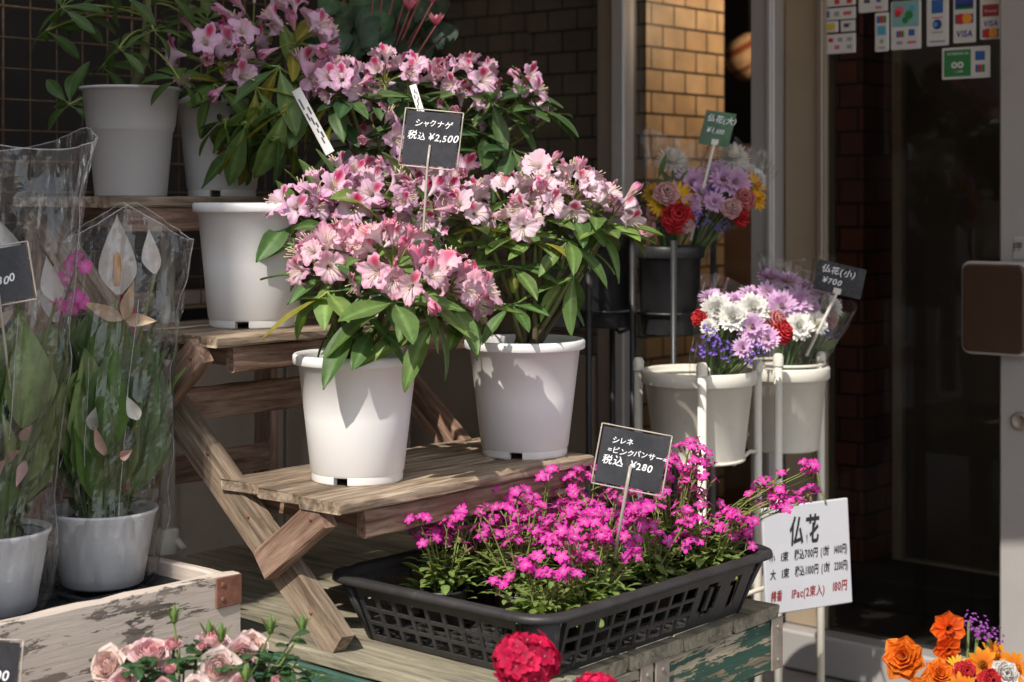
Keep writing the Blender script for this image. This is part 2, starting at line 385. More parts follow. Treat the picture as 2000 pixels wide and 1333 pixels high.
# ------------------------------------------------------------ petals, leaves, flowers
def petal(L, W, nu=5, nv=6, wb=.25, pk=.6, cup=0., curl=0., elev=0., ruf=0., rf=5., notch=0., tip=.5, c0=(1, 1, 1), c1=(1, 1, 1), mid=None, rng=random, cp=1.):
    v = np.linspace(0, 1, nv)[:, None]; u = np.linspace(-1, 1, nu)[None, :]
    prof = np.where(v < pk, wb + (1 - wb) * np.sin(np.clip(v / pk, 0, 1) * math.pi / 2), np.sqrt(np.clip(1 - ((v - pk) / (1 - pk)) ** 2, 0, 1)) * (1 - tip) + tip * (1 - (v - pk) / (1 - pk)))
    if tip < 0: prof = np.where(v < pk, prof, np.clip(1 - np.clip((v - pk) / (1 - pk), 0, 1) ** 1.6, 0, 1) ** 1.15)
    prof = np.maximum(prof, .03)
    th = elev + curl * v; ds = L / (nv - 1)
    y0 = np.concatenate([[[0]], np.cumsum(np.cos(th[:-1]) * ds, 0)]); z0 = np.concatenate([[[0]], np.cumsum(np.sin(th[:-1]) * ds, 0)])
    ph = rng.uniform(0, 6.28)
    off = cup * (u ** 2) * prof * W / 2 + ruf * L * v ** 1.5 * np.sin(rf * u + ph + 3 * v)
    ext = -notch * L * (1 - np.abs(u)) * np.clip((v - .75) / .25, 0, 1) ** 1.5
    x = u * prof * W / 2 + 0 * v
    y = y0 + ext * np.cos(th) - off * np.sin(th); z = z0 + ext * np.sin(th) + off * np.cos(th)
    V = np.stack([x, y, z], -1).reshape(-1, 3)
    t = (v + 0 * u).reshape(-1) ** cp; Cc = lerp(c0, c1, t)
    if mid is not None:
        wv = np.exp(-(u / .22) ** 2).repeat(nv, 0).reshape(-1) * (1 - .4 * t); Cc = lerp(Cc, mid, 0) * (1 - wv[:, None]) + np.asarray(mid) * wv[:, None]
    return V, gridf(nu, nv), Cc
def rotz(a): c, s = math.cos(a), math.sin(a); return np.array(((c, -s, 0), (s, c, 0), (0, 0, 1)))
def rotx(a): c, s = math.cos(a), math.sin(a); return np.array(((1, 0, 0), (0, c, -s), (0, s, c)))
def jc(c, rng, a=.1): f = 1 + rng.uniform(-a, a); return tuple(min(1, x * f * (1 + rng.uniform(-a, a) * .3)) for x in c)

def rhodo_flower(rng, edge, mid, blotch, size=1., wilt=0.):
    """one open five-lobed ruffled trumpet, axis +Z, blotched lobe towards +Y, radius about 1"""
    g = G(); n, nv = 50, 10
    th = np.arange(n) * 2 * math.pi / n; t = np.linspace(0, 1, nv)[:, None]
    ph = th - math.pi / 2
    lobe = ((1 + np.cos(5 * ph)) / 2)
    lt = np.array([rng.uniform(-.35, .3) for _ in range(5)]); ls = np.array([rng.uniform(.82, 1.12) for _ in range(5)])
    k = np.round(ph / (2 * math.pi / 5)).astype(int) % 5
    out = (.66 + .34 * lobe ** .5) * (1 + (ls[k] - 1) * lobe)
    rho0 = np.interp(t, [0, .15, .35, .55, .75, 1], [.06, .11, .24, .5, .78, 1.])
    h0 = np.interp(t, [0, .15, .35, .55, .75, 1], [0, .25, .52, .68, .76, .74 - .1 * rng.random()])
    rho = rho0 * (1 - (1 - out[None, :]) * t ** 1.4)
    h = h0 + lt[k][None, :] * lobe[None, :] * t ** 2 * .9
    a1, a2, p1, p2 = rng.uniform(.04, .08), rng.uniform(.03, .06), rng.uniform(0, 6), rng.uniform(0, 6)
    h = h + t ** 2 * (a1 * np.sin(13 * th + p1 + 2 * t) + a2 * np.sin(21 * th + p2 - 3 * t))
    h = h + t ** 3 * (1 - lobe[None, :]) * .12
    rho = rho * (1 + t ** 2 * .05 * np.sin(17 * th + p2))
    cr = 1 - wilt * t * .5; rho = rho * cr; h = h + wilt * t * .35
    sq = np.array((rng.uniform(.82, 1.05), rng.uniform(.85, 1.05)))
    V = np.stack([rho * np.cos(th) * sq[0], rho * np.sin(th) * sq[1], h], -1).reshape(-1, 3)
    C = lerp(mid, edge, np.clip(t + 0 * th, 0, 1) ** 1.8)
    dl = np.abs((ph + math.pi) % (2 * math.pi) - math.pi)
    vein = .12 * t * (np.cos(25 * th) > .6)
    C = C * (1 - vein[..., None] * np.array((.1, .5, .3)))
    b = np.exp(-(dl[None, :] / .47) ** 4) * np.exp(-((t - .62) / .25) ** 4) * rng.uniform(.85, 1)
    if rng.random() < .2: b = b * .3
    C = C * (1 - b[..., None]) + np.asarray(blotch) * b[..., None]
    g.add(V, gridf(n, nv, True), C.reshape(-1, 3))
    for i in range(6):
        a = rng.uniform(0, 6.28); e = rng.uniform(.12, .4); L = rng.uniform(.85, 1.15)
        p1 = np.array((math.cos(a) * .1, math.sin(a) * .1, L * .6)); p2 = np.array((math.cos(a) * e, math.sin(a) * e - .15, L + .15))
        tube(g, bez((0, 0, .15), p1, p2, 5), [.02, .018, .016, .016, .035], 4, (.75, .62, .45))
    return g
RNG = random.Random(11)
PINK = [rhodo_flower(RNG, jc((.80, .38, .55), RNG, .1), (.87, .74, .77), (.70, .05, .14), wilt=RNG.choice((0, 0, .2, .6))) for _ in range(10)]
LAV = [rhodo_flower(RNG, jc((.70, .38, .59), RNG, .08), (.82, .66, .74), (.50, .02, .10), wilt=RNG.choice((0, 0, .3, .7))) for _ in range(10)]
SHELL = [rhodo_flower(RNG, jc((.77, .52, .66), RNG, .08), (.88, .77, .81), (.55, .025, .1), wilt=RNG.choice((0, .1, .4, .8))) for _ in range(10)]

for L_, e_ in ((PINK, (.74, .16, .32)), (LAV, (.62, .18, .38)), (SHELL, (.68, .25, .42))): L_ += [rhodo_flower(RNG, jc(e_, RNG, .1), jc((.8, .5, .58), RNG, .08), e_, wilt=q) for q in (1.35, 1.6)]
def whorl(g, p, up, n, L, rng, droop=(-1.0, .1), cdark=(.065, .135, .034), clight=(.16, .245, .06), width=.33, yellow=.04, spread=1.):
    up = nrm(up); F0 = zframe(up, (.2, 1, .1)); a0 = rng.uniform(0, 6.28)
    for k in range(n):
        a = a0 + k * 2.39996 + rng.uniform(-.25, .25); e = rng.uniform(*droop) + .14
        d = F0 @ np.array((math.cos(a) * math.cos(e) * spread, math.sin(a) * math.cos(e) * spread, math.sin(e))); d = nrm(d)
        l = L * rng.uniform(.72, 1.15); base = jc(tuple(lerp(cdark, clight, rng.random() ** 1.2)), rng, .12)
        if rng.random() < yellow: base = jc((.26, .24, .035), rng, .15)
        V, F, C = petal(l, l * width * rng.uniform(.85, 1.15), 7, 10, wb=.07, pk=.56, cup=.22, curl=-rng.uniform(.1, .85), elev=.15, ruf=.014, tip=.6, c0=base, c1=tuple(x * 1.05 for x in base), mid=tuple(min(1, x * 1.9 + .02) for x in base), rng=rng)
        Mx = frame(d, F0[:, 2] * .8 + np.array((0, 0, .5)) + np.array((rng.uniform(-.4, .4), rng.uniform(-.4, .4), 0)))
        off = p + d * .012
        g.add(V @ Mx.T + off, F, C)
        tube(g, [p, off + d * l * .06], .0016, 5, tuple(min(1, x * 1.8) for x in base), False)

def truss(g, p, up, r, n, lib, rng, fsize=.03, view=True):
    up = nrm(up)
    for k in range(n):
        z = 1 - (k + .5) / n * 1.15; a = k * 2.39996 + rng.uniform(-.3, .3); q = math.sqrt(max(0, 1 - z * z))
        F0 = zframe(up, (.3, 1, .1)); d = nrm(F0 @ np.array((q * math.cos(a), q * math.sin(a), z)) + np.array([rng.uniform(-.25, .25) for _ in range(3)]))
        fl = rng.choice(lib); s = fsize * rng.uniform(.85, 1.18)
        c = p + d * max(.004, (r - s * .55)) * rng.uniform(.85, 1.1)
        g.addG(fl, zframe(d, up + np.array((rng.uniform(-.4, .4), rng.uniform(-.4, .4), .3))), c, s)
        tube(g, bez(p - up * .008, p + d * r * .3, c + d * .006, 4), .0016, 5, (.22, .26, .06), False)

def pot_profile(h, rt, rb, rim=.016):
    lip = rt * .055
    return [(rb * .96, .012), (rb, .016), (rb + (rt - lip * 1.6 - rb) * .5, .016 + (h - rim - .016) * .5), (rt - lip * 1.6, h - rim - .002), (rt - lip * .3, h - rim), (rt, h - rim + .002),
            (rt + .0005, h - .003), (rt - .002, h), (rt - lip * 1.3, h), (rt - lip * 1.9, h - .006), (rt - lip * 2.0 - .002, h - .03), (rb * .93, .05), (.0, .05)]
def potbody(g, c, h, rt, rb, rim=.016, feet=3, fa=0.):
    lathe(g, pot_profile(h, rt, rb, rim), c, 72)
    lathe(g, [(0, .012), (rb * .96, .012)], c, 72)
    gap = .16
    for k in range(feet):
        a0 = fa + k * 2 * math.pi / feet + gap; a1 = fa + (k + 1) * 2 * math.pi / feet - gap; n = 20
        prof = [(rb * .83, .013), (rb * .83, 0.0), (rb * .965, 0.0), (rb * .975, .003), (rb * .975, .0135)]
        lathe(g, prof, c, n, a0, a1)
        for a in (a0, a1):
            V = [np.array((rr_ * math.cos(a), rr_ * math.sin(a), z)) + c for rr_, z in prof]; g.add(V, [np.array([[0, 1, 2, 3, 4]])])
def soil_g(c, r, z, rng, lumps=40):
    g = G(); rs = [(r * k / 6, z + rng.uniform(-.003, .005) * (k < 6)) for k in range(7)]
    lathe(g, rs, c, 24)
    for _ in range(lumps):
        a = rng.uniform(0, 6.28); q = r * math.sqrt(rng.random()) * .92; s = rng.uniform(.003, .009)
        V, F = bevbox(1, 1, .7, .3); g.add((V * s) @ rotz(a).T + np.asarray(c) + np.array((q * math.cos(a), q * math.sin(a), z + .002)), F)
    return g

def rhododendron(label, base, h, rt, rb, trusses, nodes_, lib, seed, leafL=.1, fsize=.03, fa=1.9, group='potted rhododendrons on the stand', nleaf=9, cd_=(.065, .135, .034), cl_=(.16, .245, .06), buds=(), yellow=.04):
    rng = random.Random(seed); t = thing('potted_rhododendron', label, 'potted plant', base, group)
    g = G(); potbody(g, base, h, rt, rb, fa=fa); pot = obj('pot', g, M['pot'], t)
    obj('soil', soil_g(base, rt * .86, h - .022, rng), M['soil'], t)
    crown = np.asarray(base) + np.array((0, 0, h - .02)); sg = G(); lg = G()
    for (p, r, n) in trusses:
        ax = nrm(p - (crown + np.array((0, 0, .03)))); ax = nrm(ax + np.array((0, -.25, .75)))
        tp = p - ax * r * .35
        q = crown + np.array((rng.uniform(-.02, .02), rng.uniform(-.02, .02), 0))
        tube(sg, bez(q, (q * .45 + tp * .55) * np.array((1, 1, 1)) + np.array((0, 0, -.02)), tp, 9), np.linspace(.0065, .0035, 9), 7, np.linspace((.10, .07, .045), (.17, .2, .06), 9))
        fg = G(); truss(fg, tp, ax, r, n, lib, rng, fsize); obj('flower_truss', fg, M['petal'], t)
        whorl(lg, tp - ax * .018, ax, nleaf, leafL, rng, (-.85, .22), cd_, cl_, yellow=yellow)
    for (p, n, L, dr) in nodes_:
        ax = nrm(nrm(p - crown) + np.array((0, -.15, .7)))
        q = crown + np.array((rng.uniform(-.02, .02), rng.uniform(-.02, .02), 0))
        tube(sg, bez(q, q * .4 + p * .6 + np.array((0, 0, -.015)), p, 8), np.linspace(.006, .003, 8), 7, np.linspace((.10, .07, .045), (.17, .2, .06), 8))
        whorl(lg, p, ax, n, L, rng, dr, cd_, cl_, yellow=yellow)
    obj('stem', sg, M['stem'], t); obj('foliage', lg, M['leaf'], t)
    for p in buds:
        bg_ = G(); lathe(bg_, [(0, -.002), (.006, .002), (.0085, .010), (.0075, .018), (.004, .026), (.0, .031)], p, 14, col=(.26, .30, .06))
        for k in range(8):
            V, F, C = petal(.02, .011, 4, 5, wb=.6, pk=.4, cup=.5, curl=.4, elev=1.2, c0=(.25, .28, .05), c1=(.34, .34, .08), rng=rng)
            g2 = rotz(k * 2.4); bg_.add((V + np.array((0, .006, .001 + k * .0012))) @ g2.T + p, F, C)
        obj('bud', bg_, M['soft_leaf'], t)
    return t

# ------------------------------------------------------------ boards
def board(name, parent, p0, p1, width, thick, up, mat, bev=.003, seed=0, wav=.0012):
    """a plank from p0 to p1; width across, thick along 'up'"""
    rng = random.Random(seed); p0 = np.asarray(p0, float); p1 = np.asarray(p1, float); L = np.linalg.norm(p1 - p0); x = (p1 - p0) / L
    z = np.asarray(up, float); z = nrm(z - x * (z @ x)); y = np.cross(z, x)
    n = max(4, int(L / .04)); b = min(bev, thick * .4)
    sec = [(-width / 2, -thick / 2 + b), (-width / 2 + b, -thick / 2), (width / 2 - b, -thick / 2), (width / 2, -thick / 2 + b), (width / 2, thick / 2 - b), (width / 2 - b, thick / 2), (-width / 2 + b, thick / 2), (-width / 2, thick / 2 - b)]
    V = []
    for i in range(n + 1):
        xx = -L / 2 + L * i / n; k = .985 if i in (0, n) else 1
        for j, (yy, zz) in enumerate(sec):
            e = rng.uniform(-wav, wav); e2 = rng.uniform(-wav, wav) * .6
            xe = rng.uniform(-.0025, .0025) if i in (0, n) else 0
            V.append((xx + xe, yy * k + e, zz * k + e2))
    g = G(); g.add(np.array(V), [gridf(8, n + 1, True), np.arange(8)[::-1][None, :] * 1, (np.arange(8) + 8 * n)[None, :]])
    Mx = Matrix(((x[0], y[0], z[0], 0), (x[1], y[1], z[1], 0), (x[2], y[2], z[2], 0), (0, 0, 0, 1)))
    Mx.translation = Vector((p0 + p1) / 2)
    o = obj(name, g, mat, parent, smooth=False, matrix=Mx); return o
def nail(g, p, n, r=.003):
    lathe(g, [(r, -.001), (r, .0008), (r * .6, .0016), (0, .0018)], p, 10, M=zframe(n))

#SETTING
# ============================================================ SETTING
def quadobj(name, a0, a1, b0, b1, z0, z1, mat, b=.001, parent=None):
    g = G(); V, F = bevbox(a1 - a0, b1 - b0, z1 - z0, b); g.add(V, F)
    c = AB((a0 + a1) / 2, (b0 + b1) / 2, (z0 + z1) / 2)
    Mx = Matrix.Rotation(ROTZ, 4, 'Z'); Mx.translation = Vector(c)
    return obj(name, g, mat, parent, smooth=False, matrix=Mx)
g = G(); g.add([(-40, -40, 0), (40, -40, 0), (40, 40, 0), (-40, 40, 0)], [np.array([[0, 1, 2, 3]])])
struct(obj('ground', g, M['ground'], origin=(0, 0, 0), smooth=False))
def bpx(px, A): return abz(onA(px, 400, A))[1]
AF = 3.5                                                    # plane of the shop front
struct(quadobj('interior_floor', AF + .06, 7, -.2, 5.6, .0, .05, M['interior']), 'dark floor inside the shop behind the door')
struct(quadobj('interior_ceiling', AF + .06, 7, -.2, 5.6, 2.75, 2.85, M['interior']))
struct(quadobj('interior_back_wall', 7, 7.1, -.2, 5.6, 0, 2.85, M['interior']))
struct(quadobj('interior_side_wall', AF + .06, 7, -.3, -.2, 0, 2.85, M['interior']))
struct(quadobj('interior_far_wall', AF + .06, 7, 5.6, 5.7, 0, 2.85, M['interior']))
tag(quadobj('brick_wall', 4.42, 4.55, 3.30, 5.5, .05, 2.75, M['brick']), 'dim tan brick wall inside the shop behind the rhododendrons', 'wall')
tag(quadobj('brick_pillar', 3.97, 4.39, 2.90, 3.36, .05, 2.75, M['brick']), 'warm lit tan brick pillar behind the glass left of the striped ornament', 'pillar')
tag(quadobj('panel', 4.75, 4.8, bpx(1500, 4.75), bpx(1400, 4.75), .05, 1.33, M['brownpanel']), 'plain brown panel inside the shop below the striped ornament', 'panel')
# side wall (left) and low panels
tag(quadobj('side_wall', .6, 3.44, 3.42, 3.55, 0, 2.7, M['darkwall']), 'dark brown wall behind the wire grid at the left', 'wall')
lw = thing('wall_panelling', 'low weathered beige panelling seen under the wooden stand shelves', 'panelling', AB(2.4, 3.40, 0))
for k in range(5):
    a = 1.35 + k * .42; quadobj('panel', a, a + .36, 3.385, 3.405, .06, .83 , M['beigewall'], .003, lw)
    quadobj('stile', a + .362, a + .418, 3.375, 3.405, .03, .86, M['bronzeframe'], .003, lw)
quadobj('rail', 1.3, 3.44, 3.365, 3.405, .864, .91, M['bronzeframe'], .003, lw)
# wire grid
wg = thing('wire_grid', 'rusty square wire grid panel on the dark wall at upper left', 'wire grid', AB(2.2, 3.05, 1.0))
g = G()
for k in range(26):
    a = 1.25 + k * .065; tube(g, [AB(a, 3.05, .9), AB(a, 3.05, 2.2)], .0016 if k % 5 else .003, 5)
obj('vertical_wires', g, M['wire'], wg); g = G()
for k in range(21):
    z = .9 + k * .065; tube(g, [AB(1.25, 3.046, z), AB(2.875, 3.046, z)], .0016 if k % 5 else .003, 5)
obj('horizontal_wires', g, M['wire'], wg)
for a in (1.25, 2.875): g = G(); tube(g, [AB(a, 3.05, 0), AB(a, 3.05, 2.2)], .006, 8); obj('frame_post', g, M['wire'], wg)
# shop front frames
sf = thing('shop_front', 'aluminium shop front with tall glass panes and grey mullions', 'shop front', AB(AF, 2.3, 0))
quadobj('mullion', AF - .03, AF + .03, bpx(1231, AF), bpx(1206, AF), .10, 2.7, M['frame'], .004, sf)
quadobj('mullion', AF - .01, AF + .05, bpx(1205, AF), bpx(1170, AF), .10, 2.7, M['bronzeframe'], .004, sf)
quadobj('mullion', AF - .04, AF + .03, bpx(1528, AF), bpx(1482, AF), .10, 2.7, M['frame'], .004, sf)
quadobj('mullion_bead', AF - .05, AF - .041, bpx(1526, AF), bpx(1516, AF), .10, 2.7, M['frame'], .003, sf)
quadobj('jamb_board', AF + .0, AF + .05, bpx(1612, AF), bpx(1532, AF), .10, 2.7, M['tan'], .004, sf)
quadobj('jamb_strip', AF - .015, AF - .002, bpx(1612, AF), bpx(1600, AF), .10, 2.7, M['bronzeframe'], .003, sf)
quadobj('end_jamb', AF - .04, AF + .05, 1.36, bpx(1966, AF), .10, 2.7, M['frame'], .005, sf)
quadobj('end_wall', AF - .02, AF + .05, -.2, 1.35, 0.0, 2.75, M['frame'], .005, sf)
quadobj('bottom_rail', AF - .05, AF + .05, 1.36, 3.42, .004, .099, M['frame'], .006, sf)
quadobj('head_rail', AF - .05, AF + .05, 1.36, 3.42, 2.702, 2.8, M['frame'], .006, sf)
quadobj('glass_pane', AF + .012, AF + .016, bpx(1168, AF), 3.42, .10, 2.7, M['dimglass'], .0005, sf)
quadobj('glass_pane', AF + .012, AF + .016, bpx(1480, AF), bpx(1233, AF), .10, 2.7, M['glass'], .0005, sf)
quadobj('glass_pane', AF + .012, AF + .016, bpx(1964, AF), bpx(1614, AF), .10, 2.7, M['glass'], .0005, sf)
quadobj('kick_panel', AF - .028, AF + .008, bpx(1168, AF), 3.40, .10, .72, M['bronzeframe'], .003, sf)
# touch plate with white rim, lock
def plateM(A, px, py):
    rot = np.stack([-BX, np.array((0, 0, 1.)), -AX], 1); return rot, onA(px, py, A)
rot, c = plateM(AF - .05, 1950, 602)
tp = thing('touch_plate', 'brown rounded touch plate with white rim on the door edge', 'door handle', c)
def plate_g(hx, hy, r, t, off=0.):
    g = G(); L = rr(hx, hy, r, 8); n = len(L); e = .003
    Vs = []
    for s, z in ((1, 0), (1, t - e), (1 - e / hx, t)): Vs.append(np.c_[L * s, np.full(n, z + off)])
    g.add(np.concatenate(Vs), [gridf(n, 3, True), (np.arange(n) + 2 * n)[None, :], np.arange(n)[::-1][None, :]]); return g
hx = abs(bpx(1885, AF - .05) - bpx(2015, AF - .05)) / 2
def putg(src, rot, c): g = G(); g.addG(src, rot, c); return g
obj('rim', putg(plate_g(hx, .103, .02, .022), rot, c), M['frame'], tp, smooth=False)
obj('plate', putg(plate_g(hx - .006, .097, .016, .008, .0225), rot, c), M['handle'], tp, smooth=False)
rot, c = plateM(AF - .041, 1992, 823)
g = G(); lathe(g, [(.020, 0), (.020, .005), (.014, .008), (.012, .004), (0, .004)], c, 24, M=rot); tag(obj('door_lock', g, M['steel']), 'round metal lock on the grey door jamb at right', 'lock')
rot, c = plateM(AF - .041, 1996, 486)
ps = thing('small_sign', 'small grey notice plate on the jamb above the touch plate', 'sign', c)
obj('plate', putg(plate_g(.022, .026, .002, .002), rot, c), M['frame'], ps, smooth=False)
g = G(); letters(g, '押', -.02, -.004, .022, rot, c, off=.0028); obj('lettering', g, M['blackink'], ps)
# inner vestibule: dark brick return and inner door
tag(quadobj('brick_return', 4.1, 4.28, bpx(1746, 4.28), bpx(1632, 4.1), .05, 2.75, M['darkbrick']), 'dark red glazed brick strip between the tan jamb and the inner door', 'wall')
ad = 4.3
dr = thing('inner_door', 'dark glass inner door in a dull bronze frame', 'door', AB(ad, bpx(1850, ad), .05))
b0, b1 = bpx(2040, ad), bpx(1747, ad)
quadobj('stile', ad - .03, ad + .02, b1 - .035, b1, .052, 2.7, M['doorframe'], .004, dr)
quadobj('stile', ad - .03, ad + .02, b0, b0 + .035, .052, 2.7, M['doorframe'], .004, dr)
quadobj('bottom_rail', ad - .028, ad + .018, b0 + .037, b1 - .037, .055, .115, M['doorframe'], .004, dr)
quadobj('glass', ad - .004, ad + .004, b0 + .037, b1 - .037, .117, 2.7, M['doorglass'], .001, dr)
tag(quadobj('door_step', 3.95, 4.2, bpx(1990, 4.1), bpx(1690, 4.1), .05, .13, M['interior'], .006), 'low dark step box in front of the inner door', 'step')
# striped round ornament, warm lamp inside
c = onA(1464, 112, 4.62); g = G()
th = np.linspace(0, math.pi, 22); rad = .078
for k in range(10): pass
V = []; Cc = []
for i, a in enumerate(th):
    for j in range(40):
        p = 2 * math.pi * j / 40; rr_ = rad * (1 + .05 * abs(math.sin(3.2 * a * 1.0)))
        V.append((rr_ * math.sin(a) * math.cos(p), rr_ * math.sin(a) * math.sin(p), rr_ * math.cos(a)))
        Cc.append((.30, .07, .02) if math.sin(a * 7.5 + .6) > .72 else (.62, .42, .25))
tl = zframe(nrm((-.45, -.1, .75)))
g.add(np.array(V) @ tl.T + c, gridf(40, 22, True), np.array(Cc))
orn = tag(obj('striped_ornament', g, M['stem']), 'round cream ornament with red brown stripes behind the shop glass', 'ornament')
g = G(); tube(g, [c + np.array((0, 0, .07)), c + np.array((0, 0, 1.5))], .003, 6); obj('cord', g, M['black'], orn)
lampc = AB(4.35, 2.45, 1.78)
lp = thing('pendant_lamp', 'warm pendant lamp hanging inside the shop above the brick pillar', 'lamp', lampc)
g = G(); lathe(g, [(.012, .10), (.02, .098), (.085, .0), (.083, .0), (.018, .095)], lampc, 28); obj('lamp_shade', g, M['black'], lp)
mb, tt, oo = nodes('lamp_bulb_glow'); em = N(tt, 'ShaderNodeEmission', i_Strength=18.); em.inputs[0].default_value = (1, .55, .22, 1); tt.links.new(em.outputs[0], oo.inputs[0])
g = G(); lathe(g, [(0, -.002), (.02, .008), (.028, .03), (.02, .055), (.012, .075)], lampc, 18); obj('bulb', g, mb, lp)
g = G(); tube(g, [lampc + np.array((0, 0, .1)), lampc + np.array((0, 0, .97))], .003, 6); obj('cord', g, M['black'], lp)
l = bpy.data.lights.new('lamp_light', 'POINT'); l.energy = 11; l.color = (1, .74, .5); l.shadow_soft_size = .03
lo2 = bpy.data.objects.new('lamp_light', l); COL.objects.link(lo2); lo2.location = lampc + np.array((0, 0, -.035))
# awning and street opposite
aw = thing('awning', 'canvas awning projecting over the flower display above the shop front', 'awning', AB(2.4, 2, 2.3))
A0, ZA = 1.74, 2.3
g = G(); V = []
for i in range(31):
    for j in range(9):
        a = A0 + (AF - A0) * j / 8; V.append(AB(a, .2 + i * .2, ZA + (a - A0) * .32 + .006 * math.sin(i * 2.1)))
g.add(V, gridf(9, 31), (.74, .70, .64)); o = obj('canvas', g, M['awning'], aw); o.modifiers.new('s', 'SOLIDIFY').thickness = .004
g = G(); V = []
for i in range(121):
    for j, z in enumerate((0, -.06 - .03 * abs(math.sin(i * .39)))): V.append(AB(A0 - .002, .2 + i * .05, ZA + z + .002))
g.add(V, gridf(2, 121)); g.C[0][:] = (.74, .70, .64); obj('valance', g, M['awning'], aw)
g = G(); tube(g, [AB(A0, .2, ZA - .012), AB(A0, 6.2, ZA - .012)], .012, 8); obj('front_bar', g, M['frame'], aw)
struct(quadobj('upper_facade', AF + .06, 7.1, -.3, 5.7, 2.86, 6, M['facade']))
def building(a0, a1, b0, b1, h, label):  # unseen houses opposite, added to cast shade and block the horizon
    t = thing('building', label, 'building', AB((a0 + a1) / 2, (b0 + b1) / 2, 0)); quadobj('wall', a0, a1, b0, b1, 0, h, M['facade'], .02, t)
    nz = int(h / 2.8); nb = int((b1 - b0) / 1.5)
    for i in range(nz):
        for j in range(nb):
            bb = b0 + .4 + j * 1.5; quadobj('window', a1 + .002, a1 + .04, bb, bb + .9, 1 + i * 2.8, 2.3 + i * 2.8, M['bronzeframe'], .01, t)
building(-8, -4.3, .60, 9, 9.5, 'unseen grey plastered building added across the lane to shade the left of the display')
building(-13, -8.5, -7, .5, 5.0, 'unseen low grey building added across the lane to block the bright horizon')

#STAND
# ============================================================ GREEN TABLE
TZ = .47
tb = thing('display_table', 'worn wooden table with peeling green painted boards and metal corner plates', 'table', AB(2.0, 1.95, 0))
for k in range(5):
    a0 = 1.665 + k * .1405; board('top_plank', tb, AB(a0 + .069, 1.452, TZ - .011), AB(a0 + .069, 2.5, TZ - .011), .1375, .022, (0, 0, 1), M['greywood'], .003, 100 + k)
board('apron_board', tb, AB(1.66, 1.462, TZ - .066), AB(2.372, 1.462, TZ - .066), .083, .02, BX * -1, M['greenwood'], .003, 121)
board('apron_board', tb, AB(1.672, 1.475, TZ - .066), AB(1.672, 2.5, TZ - .066), .083, .02, AX * -1, M['greenwood'], .003, 122)
board('apron_board', tb, AB(2.36, 1.475, TZ - .066), AB(2.36, 2.5, TZ - .066), .083, .02, AX, M['greenwood'], .003, 123)
for a, b in ((1.72, 1.51), (2.31, 1.51), (1.72, 2.45), (2.31, 2.45), (2.0, 1.51)):
    board('leg', tb, AB(a, b, .0), AB(a, b, TZ - .024), .05, .05, AX, M['greenwood'], .004, int(a * 77 + b * 9))
for a, ww in ((2.352, .034), (1.985, .03), (2.025, .036)):
    g = G(); abbox(g, a - ww / 2, a + ww / 2, 1.4475, 1.4515, TZ - .106, TZ - .02, .0012)
    for z in (TZ - .035, TZ - .09): nail(g, AB(a, 1.447, z), -BX, .0035)
    obj('corner_plate', g, M['steel'], tb, smooth=False)
# ============================================================ STEP STAND
st = thing('plant_stand', 'weathered three step wooden flower stand with slatted shelves', 'plant stand', AB(1.96, 2.2, TZ))
shelves = [(1.748, 2.052, .703, 1.655, 2.255), (2.052, 2.345, .928, 1.655, 2.30), (2.335, 2.62, 1.150, 1.655, 2.5)]
for si, (b0, b1, z, a0, a1) in enumerate(shelves):
    wv = (b1 - b0 - .022) / 3
    for k in range(3):
        bb = b0 + wv / 2 + k * (wv + .011); e = .012 * (k - 1) * (1 if si == 0 else -.4)
        board('shelf_plank', st, AB(a0 + e, bb, z - .009), AB(a1 + e, bb, z - .009), wv, .018, (0, 0, 1), M['wood'], .0035, 200 + si * 7 + k, .0016)
    board('apron', st, AB(a0 + .045, b0 + .018, z - .018 - .022), AB(a1 - .03, b0 + .018, z - .018 - .022), .042, .02, -BX, M['redwood'], .002, 230 + si)
    for a in (a0 + .075, a1 - .06):
        board('batten', st, AB(a, b0 + .031, z - .036), AB(a, b1 - .02, z - .036), .03, .034, (0, 0, 1), M['redwood'], .002, 240 + si)
for a in (1.685, 2.225):
    sgn = AX
    board('side_rail', st, AB(a, 1.792, TZ + .006), AB(a, 2.60, 1.128), .058, .026, sgn, M['wood'] if a < 2 else M['redwood'], .003, 250 + int(a * 10))
    board('brace', st, AB(a - .0275, 1.932, .585), AB(a - .0275, 1.80, .682), .05, .026, sgn, M['redwood'], .003, 260 + int(a * 10))
    board('brace', st, AB(a - .0275, 2.212, .80), AB(a - .0275, 2.085, .907), .05, .026, sgn, M['redwood'], .003, 270 + int(a * 10))
    board('leg', st, AB(a + .002, 2.595, TZ + .002), AB(a + .002, 2.595, 1.126), .05, .026, sgn, M['redwood'], .003, 280 + int(a * 10))
board('stretcher', st, AB(1.70, 2.215, .80), AB(2.21, 2.215, .80), .055, .02, BX, M['redwood'], .003, 291)
board('stretcher', st, AB(1.70, 2.575, .62), AB(2.21, 2.575, .62), .055, .02, BX, M['redwood'], .003, 292)
for (a, b, z) in ((1.671, 1.845, .523), (1.671, 1.99, .65), (1.671, 2.09, .738), (1.6435, 1.815, .672), (1.6435, 2.1, .893)):
    g = G(); nail(g, AB(a, b, z), -AX, .0035); obj('nail', g, M['rust'], st)


